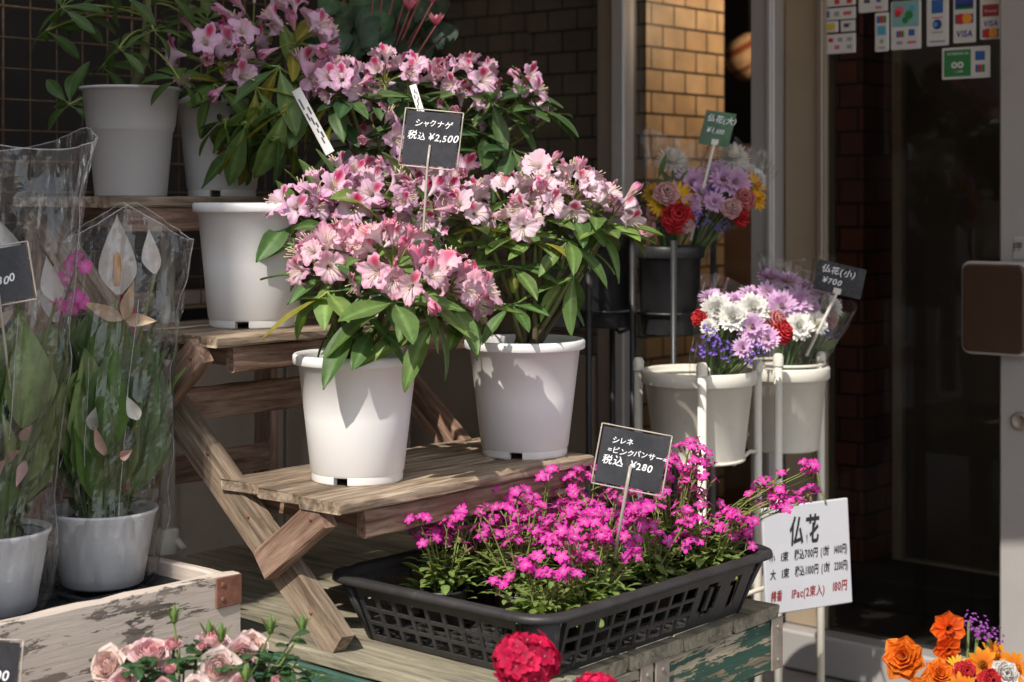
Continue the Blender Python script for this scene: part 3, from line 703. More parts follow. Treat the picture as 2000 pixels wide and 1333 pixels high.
# ============================================================ POTTED RHODODENDRONS
def T(px, py, Y, rpx, n): return (P(px, py, Y), rpx * Y / FPX, n)
rhododendron('pink rhododendron in the frontmost white pot on the lowest shelf', AB(1.805, 1.883, .703), .2, .102, .074,
    [T(632, 500, 2.55, 58, 9), T(668, 478, 2.60, 48, 7), T(775, 500, 2.50, 74, 13), T(735, 478, 2.58, 48, 6), T(882, 545, 2.56, 58, 10), T(925, 565, 2.60, 36, 4), T(820, 540, 2.47, 44, 6)],
    [(P(640, 570, 2.52), 6, .12, (-1.0, -.1)), (P(700, 600, 2.50), 5, .11, (-.9, .1)), (P(770, 590, 2.47), 6, .12, (-.9, .1)), (P(850, 620, 2.5), 6, .118, (-1.2, -.2)), (P(730, 640, 2.52), 6, .075, (-.7, .5)), (P(650, 630, 2.58), 6, .08, (-1.1, .1))],
    PINK, 1, fsize=.031, fa=.24, nleaf=8)
rhododendron('pale pink rhododendron in the white pot at the far end of the lowest shelf', AB(2.173, 1.848, .703), .2, .105, .076,
    [T(905, 405, 2.86, 58, 9), T(985, 385, 2.88, 54, 8), T(1062, 330, 2.9, 36, 4), T(1120, 370, 2.84, 66, 12), T(1060, 390, 2.82, 50, 8), T(1205, 402, 2.88, 46, 6), T(1165, 395, 2.86, 42, 5), T(1020, 430, 2.8, 36, 3)],
    [(P(1045, 470, 2.8), 7, .085, (-.7, .3)), (P(1110, 470, 2.8), 8, .09, (-1.0, .1)), (P(1180, 450, 2.84), 7, .085, (-.9, .2)), (P(1000, 520, 2.78), 8, .08, (-.8, .2)), (P(1000, 595, 2.78), 8, .095, (-.9, .1)), (P(1120, 530, 2.8), 4, .125, (-1.5, -1.0)), (P(960, 480, 2.8), 7, .085, (-.7, .3)), (P(1070, 560, 2.86), 6, .085, (-.9, .2))],
    SHELL, 2, fsize=.031, fa=.3, nleaf=7, buds=(P(1003, 572, 2.775), P(1000, 490, 2.78)))
rhododendron('lilac pink rhododendron in the white pot alone on the middle shelf end', AB(1.845, 2.183, .928), .212, .103, .077,
    [T(598, 410, 2.76, 52, 9), T(650, 385, 2.8, 55, 9), T(700, 350, 2.86, 48, 7), T(760, 385, 2.8, 56, 10), T(830, 400, 2.8, 58, 10), T(860, 360, 2.86, 46, 7), T(700, 405, 2.78, 48, 7), T(910, 350, 2.92, 42, 5), T(790, 345, 2.9, 44, 6)],
    [(P(575, 480, 2.74), 6, .075, (-1.0, -.1)), (P(650, 450, 2.76), 6, .08, (-.6, .2)), (P(760, 450, 2.76), 6, .08, (-.6, .2)), (P(850, 450, 2.8), 6, .08, (-.6, .2))],
    LAV, 3, fsize=.031, fa=.42, nleaf=6)
rhododendron('tall pink rhododendron with long drooping leaves on the top shelf', AB(2.01, 2.47, 1.150), .19, .09, .066,
    [T(400, 95, 3.0, 68, 9), T(460, 85, 3.05, 52, 6), T(500, 25, 3.08, 62, 8), T(588, 62, 3.02, 66, 9), T(455, 145, 2.98, 44, 3), T(598, 142, 3.0, 26, 2)],
    [(P(545, 130, 2.97), 8, .115, (-1.2, -.3)), (P(420, 165, 2.97), 7, .125, (-1.4, -.7)), (P(470, 285, 2.95), 7, .105, (-1.5, -.9)), (P(520, 200, 2.93), 7, .15, (-1.5, -1.15)), (P(560, 210, 2.94), 6, .15, (-1.4, -1.0)), (P(500, 170, 2.95), 6, .1, (-1.0, .1)), (P(440, 235, 2.93), 7, .14, (-1.55, -1.15)), (P(545, 270, 2.93), 6, .12, (-1.5, -1.0)), (P(480, 240, 2.92), 6, .13, (-1.5, -1.1)), (P(600, 200, 3.0), 6, .11, (-1.2, -.5))],
    LAV, 4, fsize=.036, fa=.5, nleaf=5, yellow=.16)
rhododendron('wide pink rhododendron at the back of the middle shelf beside the brick wall', AB(2.2, 2.19, .928), .212, .105, .077,
    [T(645, 155, 3.0, 46, 6), T(672, 160, 3.0, 50, 9), T(750, 138, 3.06, 56, 8), T(800, 145, 3.08, 44, 5), T(870, 150, 3.1, 46, 6), T(925, 150, 3.1, 54, 8), T(985, 185, 3.12, 34, 3), T(1022, 180, 3.12, 44, 5), T(735, 255, 3.0, 54, 7), T(905, 215, 3.06, 44, 5), T(1020, 148, 3.14, 24, 2)],
    [(P(790, 195, 3.02), 8, .1, (-.7, .1)), (P(960, 200, 3.06), 8, .095, (-.8, .3)), (P(1050, 210, 3.1), 8, .09, (-.7, .4)), (P(950, 265, 3.04), 8, .1, (-.9, .2)), (P(960, 310, 3.02), 8, .095, (-.9, .1)), (P(690, 285, 3.0), 7, .1, (-.9, .1)), (P(840, 270, 3.02), 8, .1, (-.8, .1)), (P(650, 235, 3.02), 7, .1, (-.9, .1)), (P(1080, 225, 3.12), 6, .06, (-.5, .3)), (P(1000, 290, 3.04), 7, .1, (-.9, .1))],
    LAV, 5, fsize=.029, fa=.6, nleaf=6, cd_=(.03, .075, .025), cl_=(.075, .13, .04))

#CRATE
# ============================================================ NURSERY CRATE
ca0, ca1, cb0, cb1 = 1.762, 2.287, 1.469, 1.831; cz0, cz1 = TZ + .003, TZ + .103
cc = AB((ca0 + ca1) / 2, (cb0 + cb1) / 2, 0); hA, hB = (ca1 - ca0) / 2, (cb1 - cb0) / 2
cr = thing('nursery_crate', 'black plastic lattice crate full of magenta flowers on the green table', 'crate', cc + np.array((0, 0, cz0)))
DIG = {'0': ("01110", "11011", "11011", "11011", "11011", "11011", "01110"), '1': ("00110", "01110", "00110", "00110", "00110", "00110", "00110")}
def crate_wall(side):
    """lattice wall as a quad sheet with real holes, thickened afterwards"""
    g = G(); rad = .03
    if side in 'fb': L0 = hA - rad; ncell = 13
    else: L0 = hB - rad; ncell = 9
    sgn = -1 if side in 'fl' else 1
    sb = [-L0]; solid = []
    rib = .0068; cell = (2 * L0 - rib) / ncell
    ndig = 4 if side == 'f' else 0
    for k in range(ncell):
        sb += [sb[-1] + rib, sb[-1] + cell]; solid += [True, False]
    sb += [L0]; solid += [True]; sb[-2] = L0 - rib
    tb_ = [0, .09]; tsol = [True]
    for k in range(3): tb_ += [tb_[-1] + .205, tb_[-1] + .205 + .058]; tsol += [False, True]
    tb_[-1] = 1.0
    if ndig:
        lim = L0 - ndig * cell; keep = [i for i, q in enumerate(sb) if q < lim - 1e-6]
        sb2 = [sb[i] for i in keep]; so2 = [solid[i] for i in keep[:-1]]
        fine = np.linspace(sb2[-1], L0, 17); base = len(so2)
        sb2 += list(fine[1:]); so2 += ['d'] * 16; sb, solid = sb2, so2
        tfine = np.linspace(.2, .8, 8); tall = sorted(set([round(q, 4) for q in tb_] + [round(q, 4) for q in tfine]))
    else: tall = [round(q, 4) for q in tb_]
    def cellt(tm):
        for i in range(len(tsol)):
            if tb_[i] <= tm < tb_[i + 1]: return tsol[i]
        return True
    idx = {}
    def vid(i, j):
        if (i, j) not in idx:
            q, t = sb[i], tall[j]; fl = 1; o = .032 * t
            if side in 'fb': p = (q * (1 + .045 * t), sgn * (hB + o))
            else: p = (sgn * (hA + o), q * (1 + .06 * t))
            idx[(i, j)] = len(idx); Vv.append(cc + ABM @ np.array((p[0], p[1], cz0 + t * (cz1 - cz0 - .012))))
        return idx[(i, j)]
    Vv = []; Ff = []
    for i in range(len(sb) - 1):
        for j in range(len(tall) - 1):
            tm = (tall[j] + tall[j + 1]) / 2
            if solid[i] == 'd':
                k = i - base; ok = True; row = int((.8 - tm) / .6 * 7) if .2 < tm < .8 else -1
                if row >= 0:
                    if 2 <= k < 7: ok = DIG['0'][row][k - 2] == '0'
                    elif 9 <= k < 14: ok = DIG['1'][row][k - 9] == '0'
            else: ok = solid[i] or cellt(tm)
            if ok: Ff.append([vid(i, j), vid(i + 1, j), vid(i + 1, j + 1), vid(i, j + 1)])
    g.add(np.array(Vv), np.array(Ff)); return g
for sd in 'fblr':
    o = obj('lattice_wall', crate_wall(sd), M['crate'], cr, smooth=False); md = o.modifiers.new('s', 'SOLIDIFY'); md.thickness = .003; md.offset = 0
g = G(); L1 = rr(hA, hB, .03, 6); L2 = rr(hA + .032, hB + .032, .036, 6); n = len(L1); rad = .03
for q in range(4):
    g = G(); s = slice(q * 7, q * 7 + 7); V = np.concatenate([np.c_[L1[s], np.full(7, cz0)], np.c_[L2[s], np.full(7, cz1 - .012)]]); g.add(V @ ABM.T + np.array((cc[0], cc[1], 0)), gridf(7, 2)); o = obj('corner_wall', g, M['crate'], cr); md = o.modifiers.new('s', 'SOLIDIFY'); md.thickness = .0045; md.offset = 0
g = G(); loops = [(.026, -.016), (.026, -.003), (.03, -.001), (.043, 0), (.047, -.002), (.048, -.005), (.0485, -.011), (.046, -.011), (.044, -.005), (.03, -.006)]
V = []
for d, z in loops:
    Lr = rr(hA + d, hB + d, .03 + d * .6, 10); V.append(np.c_[Lr, np.full(len(Lr), cz1 + z)])
nL = len(V[0]); g.add(np.concatenate(V) @ ABM.T + np.array((cc[0], cc[1], 0)), gridf(nL, len(loops), True)); obj('rim', g, M['crate'], cr)
g = G()
for k in range(22): a = ca0 + .01 + k * (ca1 - ca0 - .02) / 21; abbox(g, a - .003, a + .003, cb0 + .004, cb1 - .004, cz0 + .0002, cz0 + .005, .001)
for k in range(15): b = cb0 + .01 + k * (cb1 - cb0 - .02) / 14; abbox(g, ca0 + .004, ca1 - .004, b - .003, b + .003, cz0 + .001, cz0 + .0056, .001)
obj('base_grid', g, M['crate'], cr, smooth=False)

#SILENE
# ============================================================ SILENE PLANTS
def silene_flower(rng):
    g = G(); c1 = jc((.72, .014, .40), rng, .22); c0 = (.78, .22, .55)
    for k in range(5):
        V, F, C = petal(1., .72, 5, 5, wb=.14, pk=.72, cup=.12, curl=-rng.uniform(0, .5), elev=rng.uniform(.05, .35), notch=.26, tip=.75, c0=c0, c1=c1, rng=rng, cp=.6)
        g.add((V + np.array((0, .06, 0))) @ rotz(k * 1.2566 + rng.uniform(-.1, .1)).T, F, C)
    lathe(g, [(0, -1.25), (.16, -1.2), (.2, -.8), (.15, -.2), (.08, .02)], n=7, col=(.30, .17, .13))
    for k in range(3): V, F, C = petal(.25, .1, 3, 3, c0=(.9, .8, .85), c1=(.9, .8, .85), elev=1.1, rng=rng); g.add(V @ rotz(k * 2.1).T, F, C)
    return g
SRNG = random.Random(5); SIL = [silene_flower(SRNG) for _ in range(8)]
def silene(label, base, r, hgt, nfl, seed, lean=(0, 0), mat_spread=1.):
    rng = random.Random(seed); t = thing('potted_silene', label, 'potted plant', base, 'magenta silene plants in the crate')
    g = G(); lathe(g, [(0, .001), (.030, .001), (.036, .055), (.039, .056), (.039, .06), (.034, .06), (.032, .05), (0, .05)], base, 24); obj('pot', g, M['black'], t)
    crown = np.asarray(base) + np.array((0, 0, .05)); lg = G(); fg = G(); sg = G()
    for k in range(int(nfl * .55) + 4):
        a = rng.uniform(0, 6.28); q = r * math.sqrt(rng.random()) * mat_spread; h = hgt * rng.uniform(.6, 1.28) * (1 - .22 * (q / r) ** 2)
        tip = crown + np.array((q * math.cos(a) + lean[0] * h, q * math.sin(a) + lean[1] * h, h))
        midp = crown + np.array((q * .55 * math.cos(a), q * .55 * math.sin(a), h * .55))
        pts = bez(crown + np.array((rng.uniform(-.015, .015), rng.uniform(-.015, .015), 0)), midp, tip, 7)
        c = jc((.19, .23, .06), rng, .2); tube(sg, pts, np.linspace(.0016, .0009, 7), 5, c, False)
        for i in range(1, 6):
            for sgn in (0, math.pi):
                for rep in range(2 if i < 4 else 1):
                    d = nrm(np.array((math.cos(a + sgn + i * 1.57 + rep * .8), math.sin(a + sgn + i * 1.57 + rep * .8), rng.uniform(-.2, .6))))
                    l = rng.uniform(.012, .022) * (1.25 if i < 3 else .75)
                    V, F, C = petal(l, l * rng.uniform(.32, .55), 3, 5, wb=.15, pk=.5, cup=.15, curl=-rng.uniform(0, .9), tip=.4, c0=jc((.19, .25, .07), rng, .25), c1=jc((.23, .29, .08), rng, .25), rng=rng)
                    lg.add(V @ frame(d, (0, 0, 1)).T + pts[i] + np.array([rng.uniform(-.003, .003) for _ in range(3)]), F, C)
        nn = rng.choice((2, 3, 3, 4, 4))
        for i in range(nn):
            d = nrm(np.array((rng.uniform(-1, 1), rng.uniform(-1.1, .8), rng.uniform(.35, 1.2)))); L = rng.uniform(.008, .024)
            e = tip + d * L; s = rng.uniform(.0085, .0118)
            tube(sg, [pts[-2] * .3 + tip * .7, tip + d * L * .5, e - d * s * 1.1], .0007, 4, c, False)
            if rng.random() < .86: fg.addG(rng.choice(SIL), zframe(nrm(d + np.array((rng.uniform(-.3, .3), rng.uniform(-.5, .1), .3)))) @ rotz(rng.uniform(0, 6)), e, s)
            else: lathe(lg, [(0, -.004), (.0018, -.003), (.0022, .001), (.0012, .004), (0, .006)], e, 6, M=zframe(d), col=(.28, .20, .10))
    # low rosette
    for k in range(95):
        a = rng.uniform(0, 6.28); d = nrm(np.array((math.cos(a), math.sin(a), rng.uniform(-.1, .9)))); l = rng.uniform(.018, .034)
        V, F, C = petal(l, l * .5, 5, 5, wb=.2, pk=.6, cup=.2, curl=-rng.uniform(.1, 1.2), tip=.5, c0=jc((.18, .26, .07), rng, .2), c1=jc((.21, .31, .08), rng, .2), mid=(.26, .36, .12), rng=rng)
        p = crown + np.array((math.cos(a), math.sin(a), 0)) * rng.uniform(0, r * .8) + np.array((0, 0, rng.uniform(0, hgt * .45)))
        lg.add(V @ frame(d, (0, 0, 1)).T + p, F, C)
    obj('stems', sg, M['stem'], t); obj('foliage', lg, M['soft_leaf'], t); obj('blossoms', fg, M['thin_petal'], t); return t
zc = cz0 + .006
silene('magenta silene at the left end of the crate beside a bare gap', AB(1.87, 1.755, zc), .07, .12, 34, 31)
silene('magenta silene in the front corner of the crate spilling over the rim', AB(1.845, 1.535, zc), .065, .08, 15, 32, (-.05, -.3))
silene('magenta silene standing at the near left of the price board stick', AB(1.93, 1.65, zc), .07, .125, 36, 33)
silene('magenta silene right behind the price board in the crate', AB(2.08, 1.74, zc), .075, .13, 40, 34)
silene('magenta silene in the middle of the right hand crate side', AB(1.98, 1.545, zc), .07, .115, 38, 35)
silene('low magenta silene just inside the long lattice side of the crate', AB(2.06, 1.60, zc), .066, .12, 34, 36)
silene('magenta silene near the number end of the crate', AB(2.13, 1.55, zc), .062, .12, 32, 37)
silene('tallest magenta silene at the back of the crate before the white bucket', AB(2.235, 1.575, zc), .065, .175, 44, 38, (.05, -.05))
silene('magenta silene leaning out over the far end of the crate toward the white sign', AB(2.262, 1.535, zc), .055, .15, 26, 39, (1.0, -.25))
silene('magenta silene at the far back corner of the crate behind the price board', AB(2.20, 1.735, zc), .06, .12, 28, 41)
silene('low magenta silene in the right corner of the crate behind the cut out number', AB(2.24, 1.505, zc), .06, .10, 30, 43, (.05, -.15))
silene('magenta silene midway along the long lattice side leaning over the rim', AB(1.92, 1.515, zc), .06, .1, 18, 42, (0, -.15))
silene('magenta silene at the back left of the crate below the shelf edge', AB(1.98, 1.78, zc), .06, .125, 28, 40)

#TAGS
# ============================================================ PRICE BOARDS
def rotface(nx, ny, nz, roll=0.):
    n = nrm((nx, ny, nz)); x = nrm(np.cross((0, 0, 1), n)); y = np.cross(n, x)
    c, s = math.cos(roll), math.sin(roll); return np.stack([x * c + y * s, -x * s + y * c, n], 1)
def price_board(name, label, c, w, h, rot, lines, mat, foot, seed=1, ink='ink', stick='stick', sleeve=True, stickw=.004, clip=False, bendy=0.):
    t = thing(name, label, 'price tag', foot, 'price boards on sticks')
    def bent(src): return src
    g = G(); nx = 9
    for zz, fl in ((.0008, False), (-.0008, True)):
        xs = np.linspace(-w / 2, w / 2, nx); V = np.array([(x, y, zz + bendy * (x / w) ** 2 * w) for y in np.linspace(-h / 2, h / 2, 5) for x in xs])
        F = gridf(nx, 5); g.add(V @ rot.T + c, F[:, ::-1] if fl else F)
    L = np.array([(-w / 2, -h / 2), (w / 2, -h / 2), (w / 2, h / 2), (-w / 2, h / 2)])
    obj('board', g, M[mat], t, smooth=False)
    if sleeve:
        g = G(); m_ = .0035; prev = None
        pts = [(-w / 2 - m_, -h / 2 - m_), (w / 2 + m_, -h / 2 - m_), (w / 2 + m_, h / 2 + m_), (-w / 2 - m_, h / 2 + m_)]
        for i in range(4):
            p, q = np.array(pts[i]), np.array(pts[(i + 1) % 4]); k = 9
            P_ = [np.array((*(p + (q - p) * j / (k - 1)), 0)) for j in range(k)]
            P_ = [np.array((a[0], a[1], bendy * (a[0] / w) ** 2 * w)) for a in P_]
            tube(g, np.array(P_) @ rot.T + c, .0012, 5)
        obj('sleeve_edge', g, M['stick'], t)
    for li, (text, x, y, size, sh) in enumerate(lines):
        g = G(); letters(g, text, 0, 0, size, np.eye(3), np.zeros(3), shear=sh, jit=.12, bold=.012, seed=seed + li, off=.0016)
        V = np.concatenate(g.V); W = np.c_[V[:, 0] + x, V[:, 1] + y, V[:, 2] + bendy * ((V[:, 0] + x) / w) ** 2 * w + .0003]
        g.V = [W @ rot.T + c]; obj('lettering', g, M[ink], t, smooth=False)
    top = c + rot @ np.array((0, -h * (.36 if clip else .12), .0035)); mid = c + rot @ np.array((0, -h / 2, .0035))
    g = G(); tube(g, [top, mid, mid * .5 + np.asarray(foot) * .5, foot], stickw / 2, 6); obj('stick', g, M[stick], t)
    if clip:
        g = G(); V, F = bevbox(.016, .012, .004, .001); g.add((V + np.array((0, -h * .4, .004))) @ rot.T + c, F); obj('clip', g, M['whitestick'], t, smooth=False)
    return t
Y1 = 2.62
price_board('price_tag', 'black price board for 2,500 yen standing among the rhododendrons', P(842, 272, Y1), .088, .086, rotface(-.15, -1, .12, -.10),
    [('シャクナゲ', -.030, .020, .0125, .1), ('税込', -.039, -.002, .0145, .15), ('¥2,500', -.005, -.003, .0155, .2)], 'slate', P(815, 640, 2.62), 3)
price_board('price_tag', 'black bent price board for 280 yen standing in the magenta silene', P(1234, 898, 2.42), .098, .082, rotface(-.12, -1, .2, -.17),
    [('シレネ', -.034, .020, .0115, .1), ('=ピンクパンサー=', -.038, .005, .0108, .12), ('税込', -.043, -.012, .0150, .1), ('¥280', -.002, -.013, .0150, .1)], 'slate', P(1200, 1090, 2.46), 6, stickw=.0055, bendy=.10)
# white plant labels
def plant_label(label, p0, p1, wd, seed):
    t = thing('plant_label', label, 'plant label', p0)
    d = nrm(p1 - p0); rot = np.stack([np.cross(d, nrm(np.cross((0, -1, .1), d)) * -1), d, nrm(np.cross((1, 0, 0), d))], 1)
    x = nrm(np.cross(d, (0, -1, 0))); n = np.cross(x, d); rot = np.stack([x, d, n], 1); L = np.linalg.norm(p1 - p0); c = (p0 + p1) / 2
    g = G(); V, F = bevbox(wd, L, .0012, .0004); g.add(V @ rot.T + c, F); obj('strip', g, M['paper'], t, smooth=False)
    rng = random.Random(seed); g = G()
    for k in range(9):
        V, F = bevbox(wd * rng.uniform(.14, .2), L * rng.uniform(.06, .12), .0006, .0001); s = 1 if n[1] < 0 else -1
        g.add((V + np.array((wd * rng.choice((-.22, .0, .22)), -L * .3 + k * L * .075, .0009 * s))) @ rot.T + c, F)
    obj('print', g, M['blackink'], t, smooth=False); return t
plant_label('narrow white plant label with black print hanging beside the tall rhododendron leaves', P(645, 300, 2.9), P(578, 175, 2.93), .017, 3)
plant_label('small white plant label almost hidden behind the 2,500 yen board', P(826, 232, 2.8), P(806, 166, 2.82), .012, 4)

#WHITESTAND
# ============================================================ WHITE BUCKET STAND
def ring_posts(prefix, label, posts, mat, capmat=True, rings=(), rr_=.0085):
    t = thing('bucket_stand', label, 'bucket stand', posts[0][0] * np.array((1, 1, 0)))
    for top, _ in posts:
        g = G(); bot = np.array((top[0], top[1], .003)); tube(g, [bot, top], rr_, 12); p = obj('post', g, M[mat], t)
        if capmat: g = G(); lathe(g, [(rr_ * 1.25, -.022), (rr_ * 1.3, -.004), (rr_ * .9, .003), (0, .004)], top, 14); obj('cap', g, M[mat], p)
    for (c, r, z) in rings:
        g = G(); a = np.linspace(0, 2 * math.pi, 41); tube(g, np.c_[c[0] + r * np.cos(a), c[1] + r * np.sin(a), np.full(41, z)], .0032, 6, None, False); obj('ring', g, M[mat], t)
    return t
pw = P(1365, 730, 3.2); pw2 = P(1528, 722, 3.46)
posts = [(P(1247, 702, 3.24), 0), (P(1371, 712, 3.07), 0), (P(1480, 706, 3.30), 0), (P(1520, 694, 3.32), 0), (P(1603, 690, 3.48), 0)]
ws = ring_posts('w', 'cream metal stand of round posts holding two white buckets', posts, 'cream', True, [(pw, .099, .80), (pw, .088, .64), (pw2, .088, .80), (pw2, .076, .66)])
for p0, p1 in ((P(1432, 908, 3.2), P(1480, 902, 3.3)), (P(1545, 880, 3.4), P(1600, 866, 3.48)), (P(1300, 908, 3.2), P(1250, 895, 3.24))):
    g = G(); m_ = (p0 + p1) / 2; tube(g, [p0, p0 * .6 + p1 * .4 + np.array((0, 0, .012)), p0 * .35 + p1 * .65 + np.array((0, 0, .022)), p1 + np.array((0, 0, .02))], .004, 8); obj('hook', g, M['cream'], ws)
g = G(); tube(g, [P(1247, 1150, 3.24), P(1371, 1190, 3.07), P(1520, 1140, 3.32), P(1603, 1110, 3.48)], .005, 8); obj('cross_bar', g, M['cream'], ws)
def bucket(label, c, rt, rb, z0, z1, mat, grp):
    g = G(); h = z1 - z0; b = np.array((c[0], c[1], z0))
    lathe(g, [(0, .002), (rb, .002), (rb + .002, .006), (rt - .007, h - .028), (rt - .002, h - .027), (rt + .001, h - .024), (rt + .0015, h - .004), (rt - .001, h), (rt - .006, h), (rt - .010, h - .004), (rb - .003, .012), (0, .012)], b, 56)
    return tag(obj('bucket', g, M[mat], origin=b), label, 'bucket', grp)
def zpy(py, Y): return CAMZ - (py - HY) * Y / FPX
bucket('cream white bucket in front holding a mixed bouquet on the low stand', pw, .111, .086, zpy(898, 3.2), zpy(722, 3.2), 'cream', 'white buckets on the low stand')
bucket('shaded white bucket behind holding lilac bouquets on the low stand', pw2, .098, .075, zpy(878, 3.46), zpy(714, 3.46), 'cream', 'white buckets on the low stand')
# ============================================================ BLACK BUCKET STAND
k1 = P(1308, 488, 3.55); k0 = P(1182, 475, 3.62); k2 = P(1110, 468, 3.68)
posts = [(P(1150, 470, 3.5), 0), (P(1236, 455, 3.55), 0), (P(1316, 470, 3.42), 0), (P(1393, 468, 3.6), 0), (P(1196, 470, 3.72), 0)]
bs = ring_posts('b', 'black metal stand of thin posts holding black buckets', posts, 'black', False, [(k1, .071, .9), (k0, .067, .9)], .007)
g = G(); tube(g, [P(1200, 640, 3.6), P(1210, 650, 3.6), P(1235, 640, 3.55)], .004, 7); obj('hook', g, M['black'], bs)
bucket('black bucket with two large bouquets on the tall stand', k1, .074, .060, zpy(655, 3.55), zpy(480, 3.55), 'black', 'black buckets on the tall stand')
bucket('black bucket partly behind rhododendron leaves on the tall stand', k0, .067, .056, zpy(640, 3.62), zpy(458, 3.62), 'black', 'black buckets on the tall stand')
bucket('black bucket mostly hidden behind the rhododendron on the tall stand', k2, .067, .056, zpy(640, 3.68), zpy(458, 3.68), 'black', 'black buckets on the tall stand')

#BOUQUETS
# ============================================================ BOUQUETS
def mum(rng, c, layers=3, n=16, eye=(.35, .38, .05), tipc=None, dome=.25, w=.24):
    g = G()
    for L in range(layers):
        f = L / max(1, layers - 1) if layers > 1 else 0
        for k in range(n):
            V, F, C = petal((1 - .45 * f) * rng.uniform(.88, 1.06), w, 3, 5, wb=.35, pk=.72, cup=.2, curl=rng.uniform(-.35, .2) + f * .6, elev=dome * rng.uniform(.4, 1.2) + f * 1.0, tip=.5, c0=jc(c, rng, .08), c1=jc(tipc or c, rng, .06), rng=rng)
            g.add((V + np.array((0, .06 * (1 - f), .03 * L))) @ rotz(6.283 * (k + .5 * L) / n + rng.uniform(-.1, .1)).T, F, C)
    if eye: lathe(g, [(.27, .05), (.26, .14), (.17, .2), (0, .19)], n=12, col=eye)
    lathe(g, [(0, -.2), (.1, -.16), (.2, .0), (.1, .06)], n=8, col=(.1, .16, .05)); return g
def pompon(rng, c, tipc=None):
    g = G()
    for L in range(7):
        f = L / 6; n = 18 - L
        for k in range(n):
            V, F, C = petal((1 - .3 * f) * rng.uniform(.85, 1.1), .2, 3, 5, wb=.4, pk=.7, cup=.35, curl=.5 + .5 * f, elev=-.35 + 1.5 * f, tip=.5, c0=jc(c, rng, .05), c1=tipc or c, rng=rng)
            g.add((V + np.array((0, .03, .2 * f))) @ rotz(6.283 * (k + .5 * L) / n).T, F, C)
    return g
def carnation(rng, c, tipc):
    g = G()
    for L in range(6):
        f = L / 5; n = 9 - L // 2
        for k in range(n):
            V, F, C = petal((1 - .2 * f) * rng.uniform(.9, 1.05), .75, 9, 6, wb=.2, pk=.9, cup=.1, curl=-.2 + .2 * f, elev=.2 + 1.15 * f, ruf=.09, rf=9, tip=.85, c0=jc(c, rng, .1), c1=jc(tipc, rng, .1), rng=rng, cp=2.5)
            g.add((V + np.array((0, .02, .05 * L))) @ rotz(6.283 * k / n + L * .7).T, F, C)
    lathe(g, [(0, -.75), (.2, -.7), (.26, -.1), (.2, .1)], n=8, col=(.13, .2, .07)); return g
def statice(rng, c):
    g = G()
    for k in range(26):
        p = np.array((rng.uniform(-1, 1), rng.uniform(-.7, .7), rng.uniform(-.4, .5)))
        d = nrm(p + np.array((0, 0, 1.2)))
        for q in range(4):
            V, F, C = petal(.26, .24, 3, 3, wb=.3, pk=.7, cup=.4, elev=.8, tip=.8, c0=jc(c, rng, .15), c1=jc(c, rng, .2), rng=rng); g.add((V @ rotz(q * 1.57 + k).T) @ zframe(d).T + p, F, C)
    return g
FR = random.Random(21)
FL = {
 'lilac_daisy': [mum(FR, (.62, .34, .62), 3, 20, (.30, .36, .05), (.78, .54, .76)) for _ in range(3)],
 'white_daisy': [mum(FR, (.88, .88, .83), 4, 22, (.50, .55, .12), None, .3, .3) for _ in range(2)],
 'yellow_daisy': [mum(FR, (.82, .50, .02), 2, 16, (.45, .28, .02)) for _ in range(2)],
 'white_chrysanthemum': [pompon(FR, (.90, .88, .82)) for _ in range(2)],
 'red_carnation': [carnation(FR, (.62, .02, .03), (.72, .05, .06)) for _ in range(2)],
 'pink_carnation': [carnation(FR, (.74, .22, .28), (.84, .60, .58)) for _ in range(2)],
 'edged_carnation': [carnation(FR, (.66, .03, .05), (.82, .36, .34))],
 'purple_statice': [statice(FR, (.26, .15, .55)) for _ in range(2)],
 'orange_daisy': [mum(FR, (.85, .42, .01), 2, 14, (.4, .25, .02))],
}
def coarse(rng, n, m, cn, cm, skew=0.):
    """random heights on a coarse ring grid, linearly blended: sharp creases between flat facets"""
    q = np.array([[rng.uniform(-1, 1) for _ in range(cn)] for _ in range(cm + 1)])
    i = np.linspace(0, cm - 1e-6, m)[:, None]; j = (np.arange(n) * cn / n)[None, :] + skew * i
    i0 = np.floor(i).astype(int) + 0 * j.astype(int); j0 = np.floor(j).astype(int); fi = i - np.floor(i); fj = j - np.floor(j)
    a, b, c, d = q[i0, j0 % cn], q[i0, (j0 + 1) % cn], q[np.minimum(i0 + 1, cm), j0 % cn], q[np.minimum(i0 + 1, cm), (j0 + 1) % cn]
    up = fi + fj < 1
    return np.where(up, a + (b - a) * fj + (c - a) * fi, d + (c - d) * (1 - fj) + (b - d) * (1 - fi))
def sleeve(base, tip_pts_dir, r0, r1, L, rng, n=40, m=18, flat=.75, ragged=.14):
    """open cellophane cone from base along axis with folds"""
    d = nrm(tip_pts_dir); F0 = zframe(d, (0, -1, .05)); a = np.arange(n) * 2 * math.pi / n; t = np.linspace(0, 1, m)[:, None]
    ph = [rng.uniform(0, 6) for _ in range(4)]
    r = r0 + (r1 - r0) * t ** .8
    r = r * (1 + .05 * np.sin(7 * a + ph[0] + 2 * t) + .035 * np.sin(13 * a + ph[1] - 4 * t) + .02 * np.sin(23 * a + ph[2] + 9 * t))
    r = r * (1 + .07 * coarse(rng, n, m, 11, 4, .4) + .03 * coarse(rng, n, m, 17, 9, -.7))
    z = L * t * (1 + ragged * t * (np.abs(((a / math.pi + ph[3]) % 1) - .5) * 2 - .5))
    V = np.stack([r * np.cos(a), r * np.sin(a) * flat, z], -1).reshape(-1, 3) @ F0.T + base
    g = G(); g.add(V, gridf(n, m, True)); return g
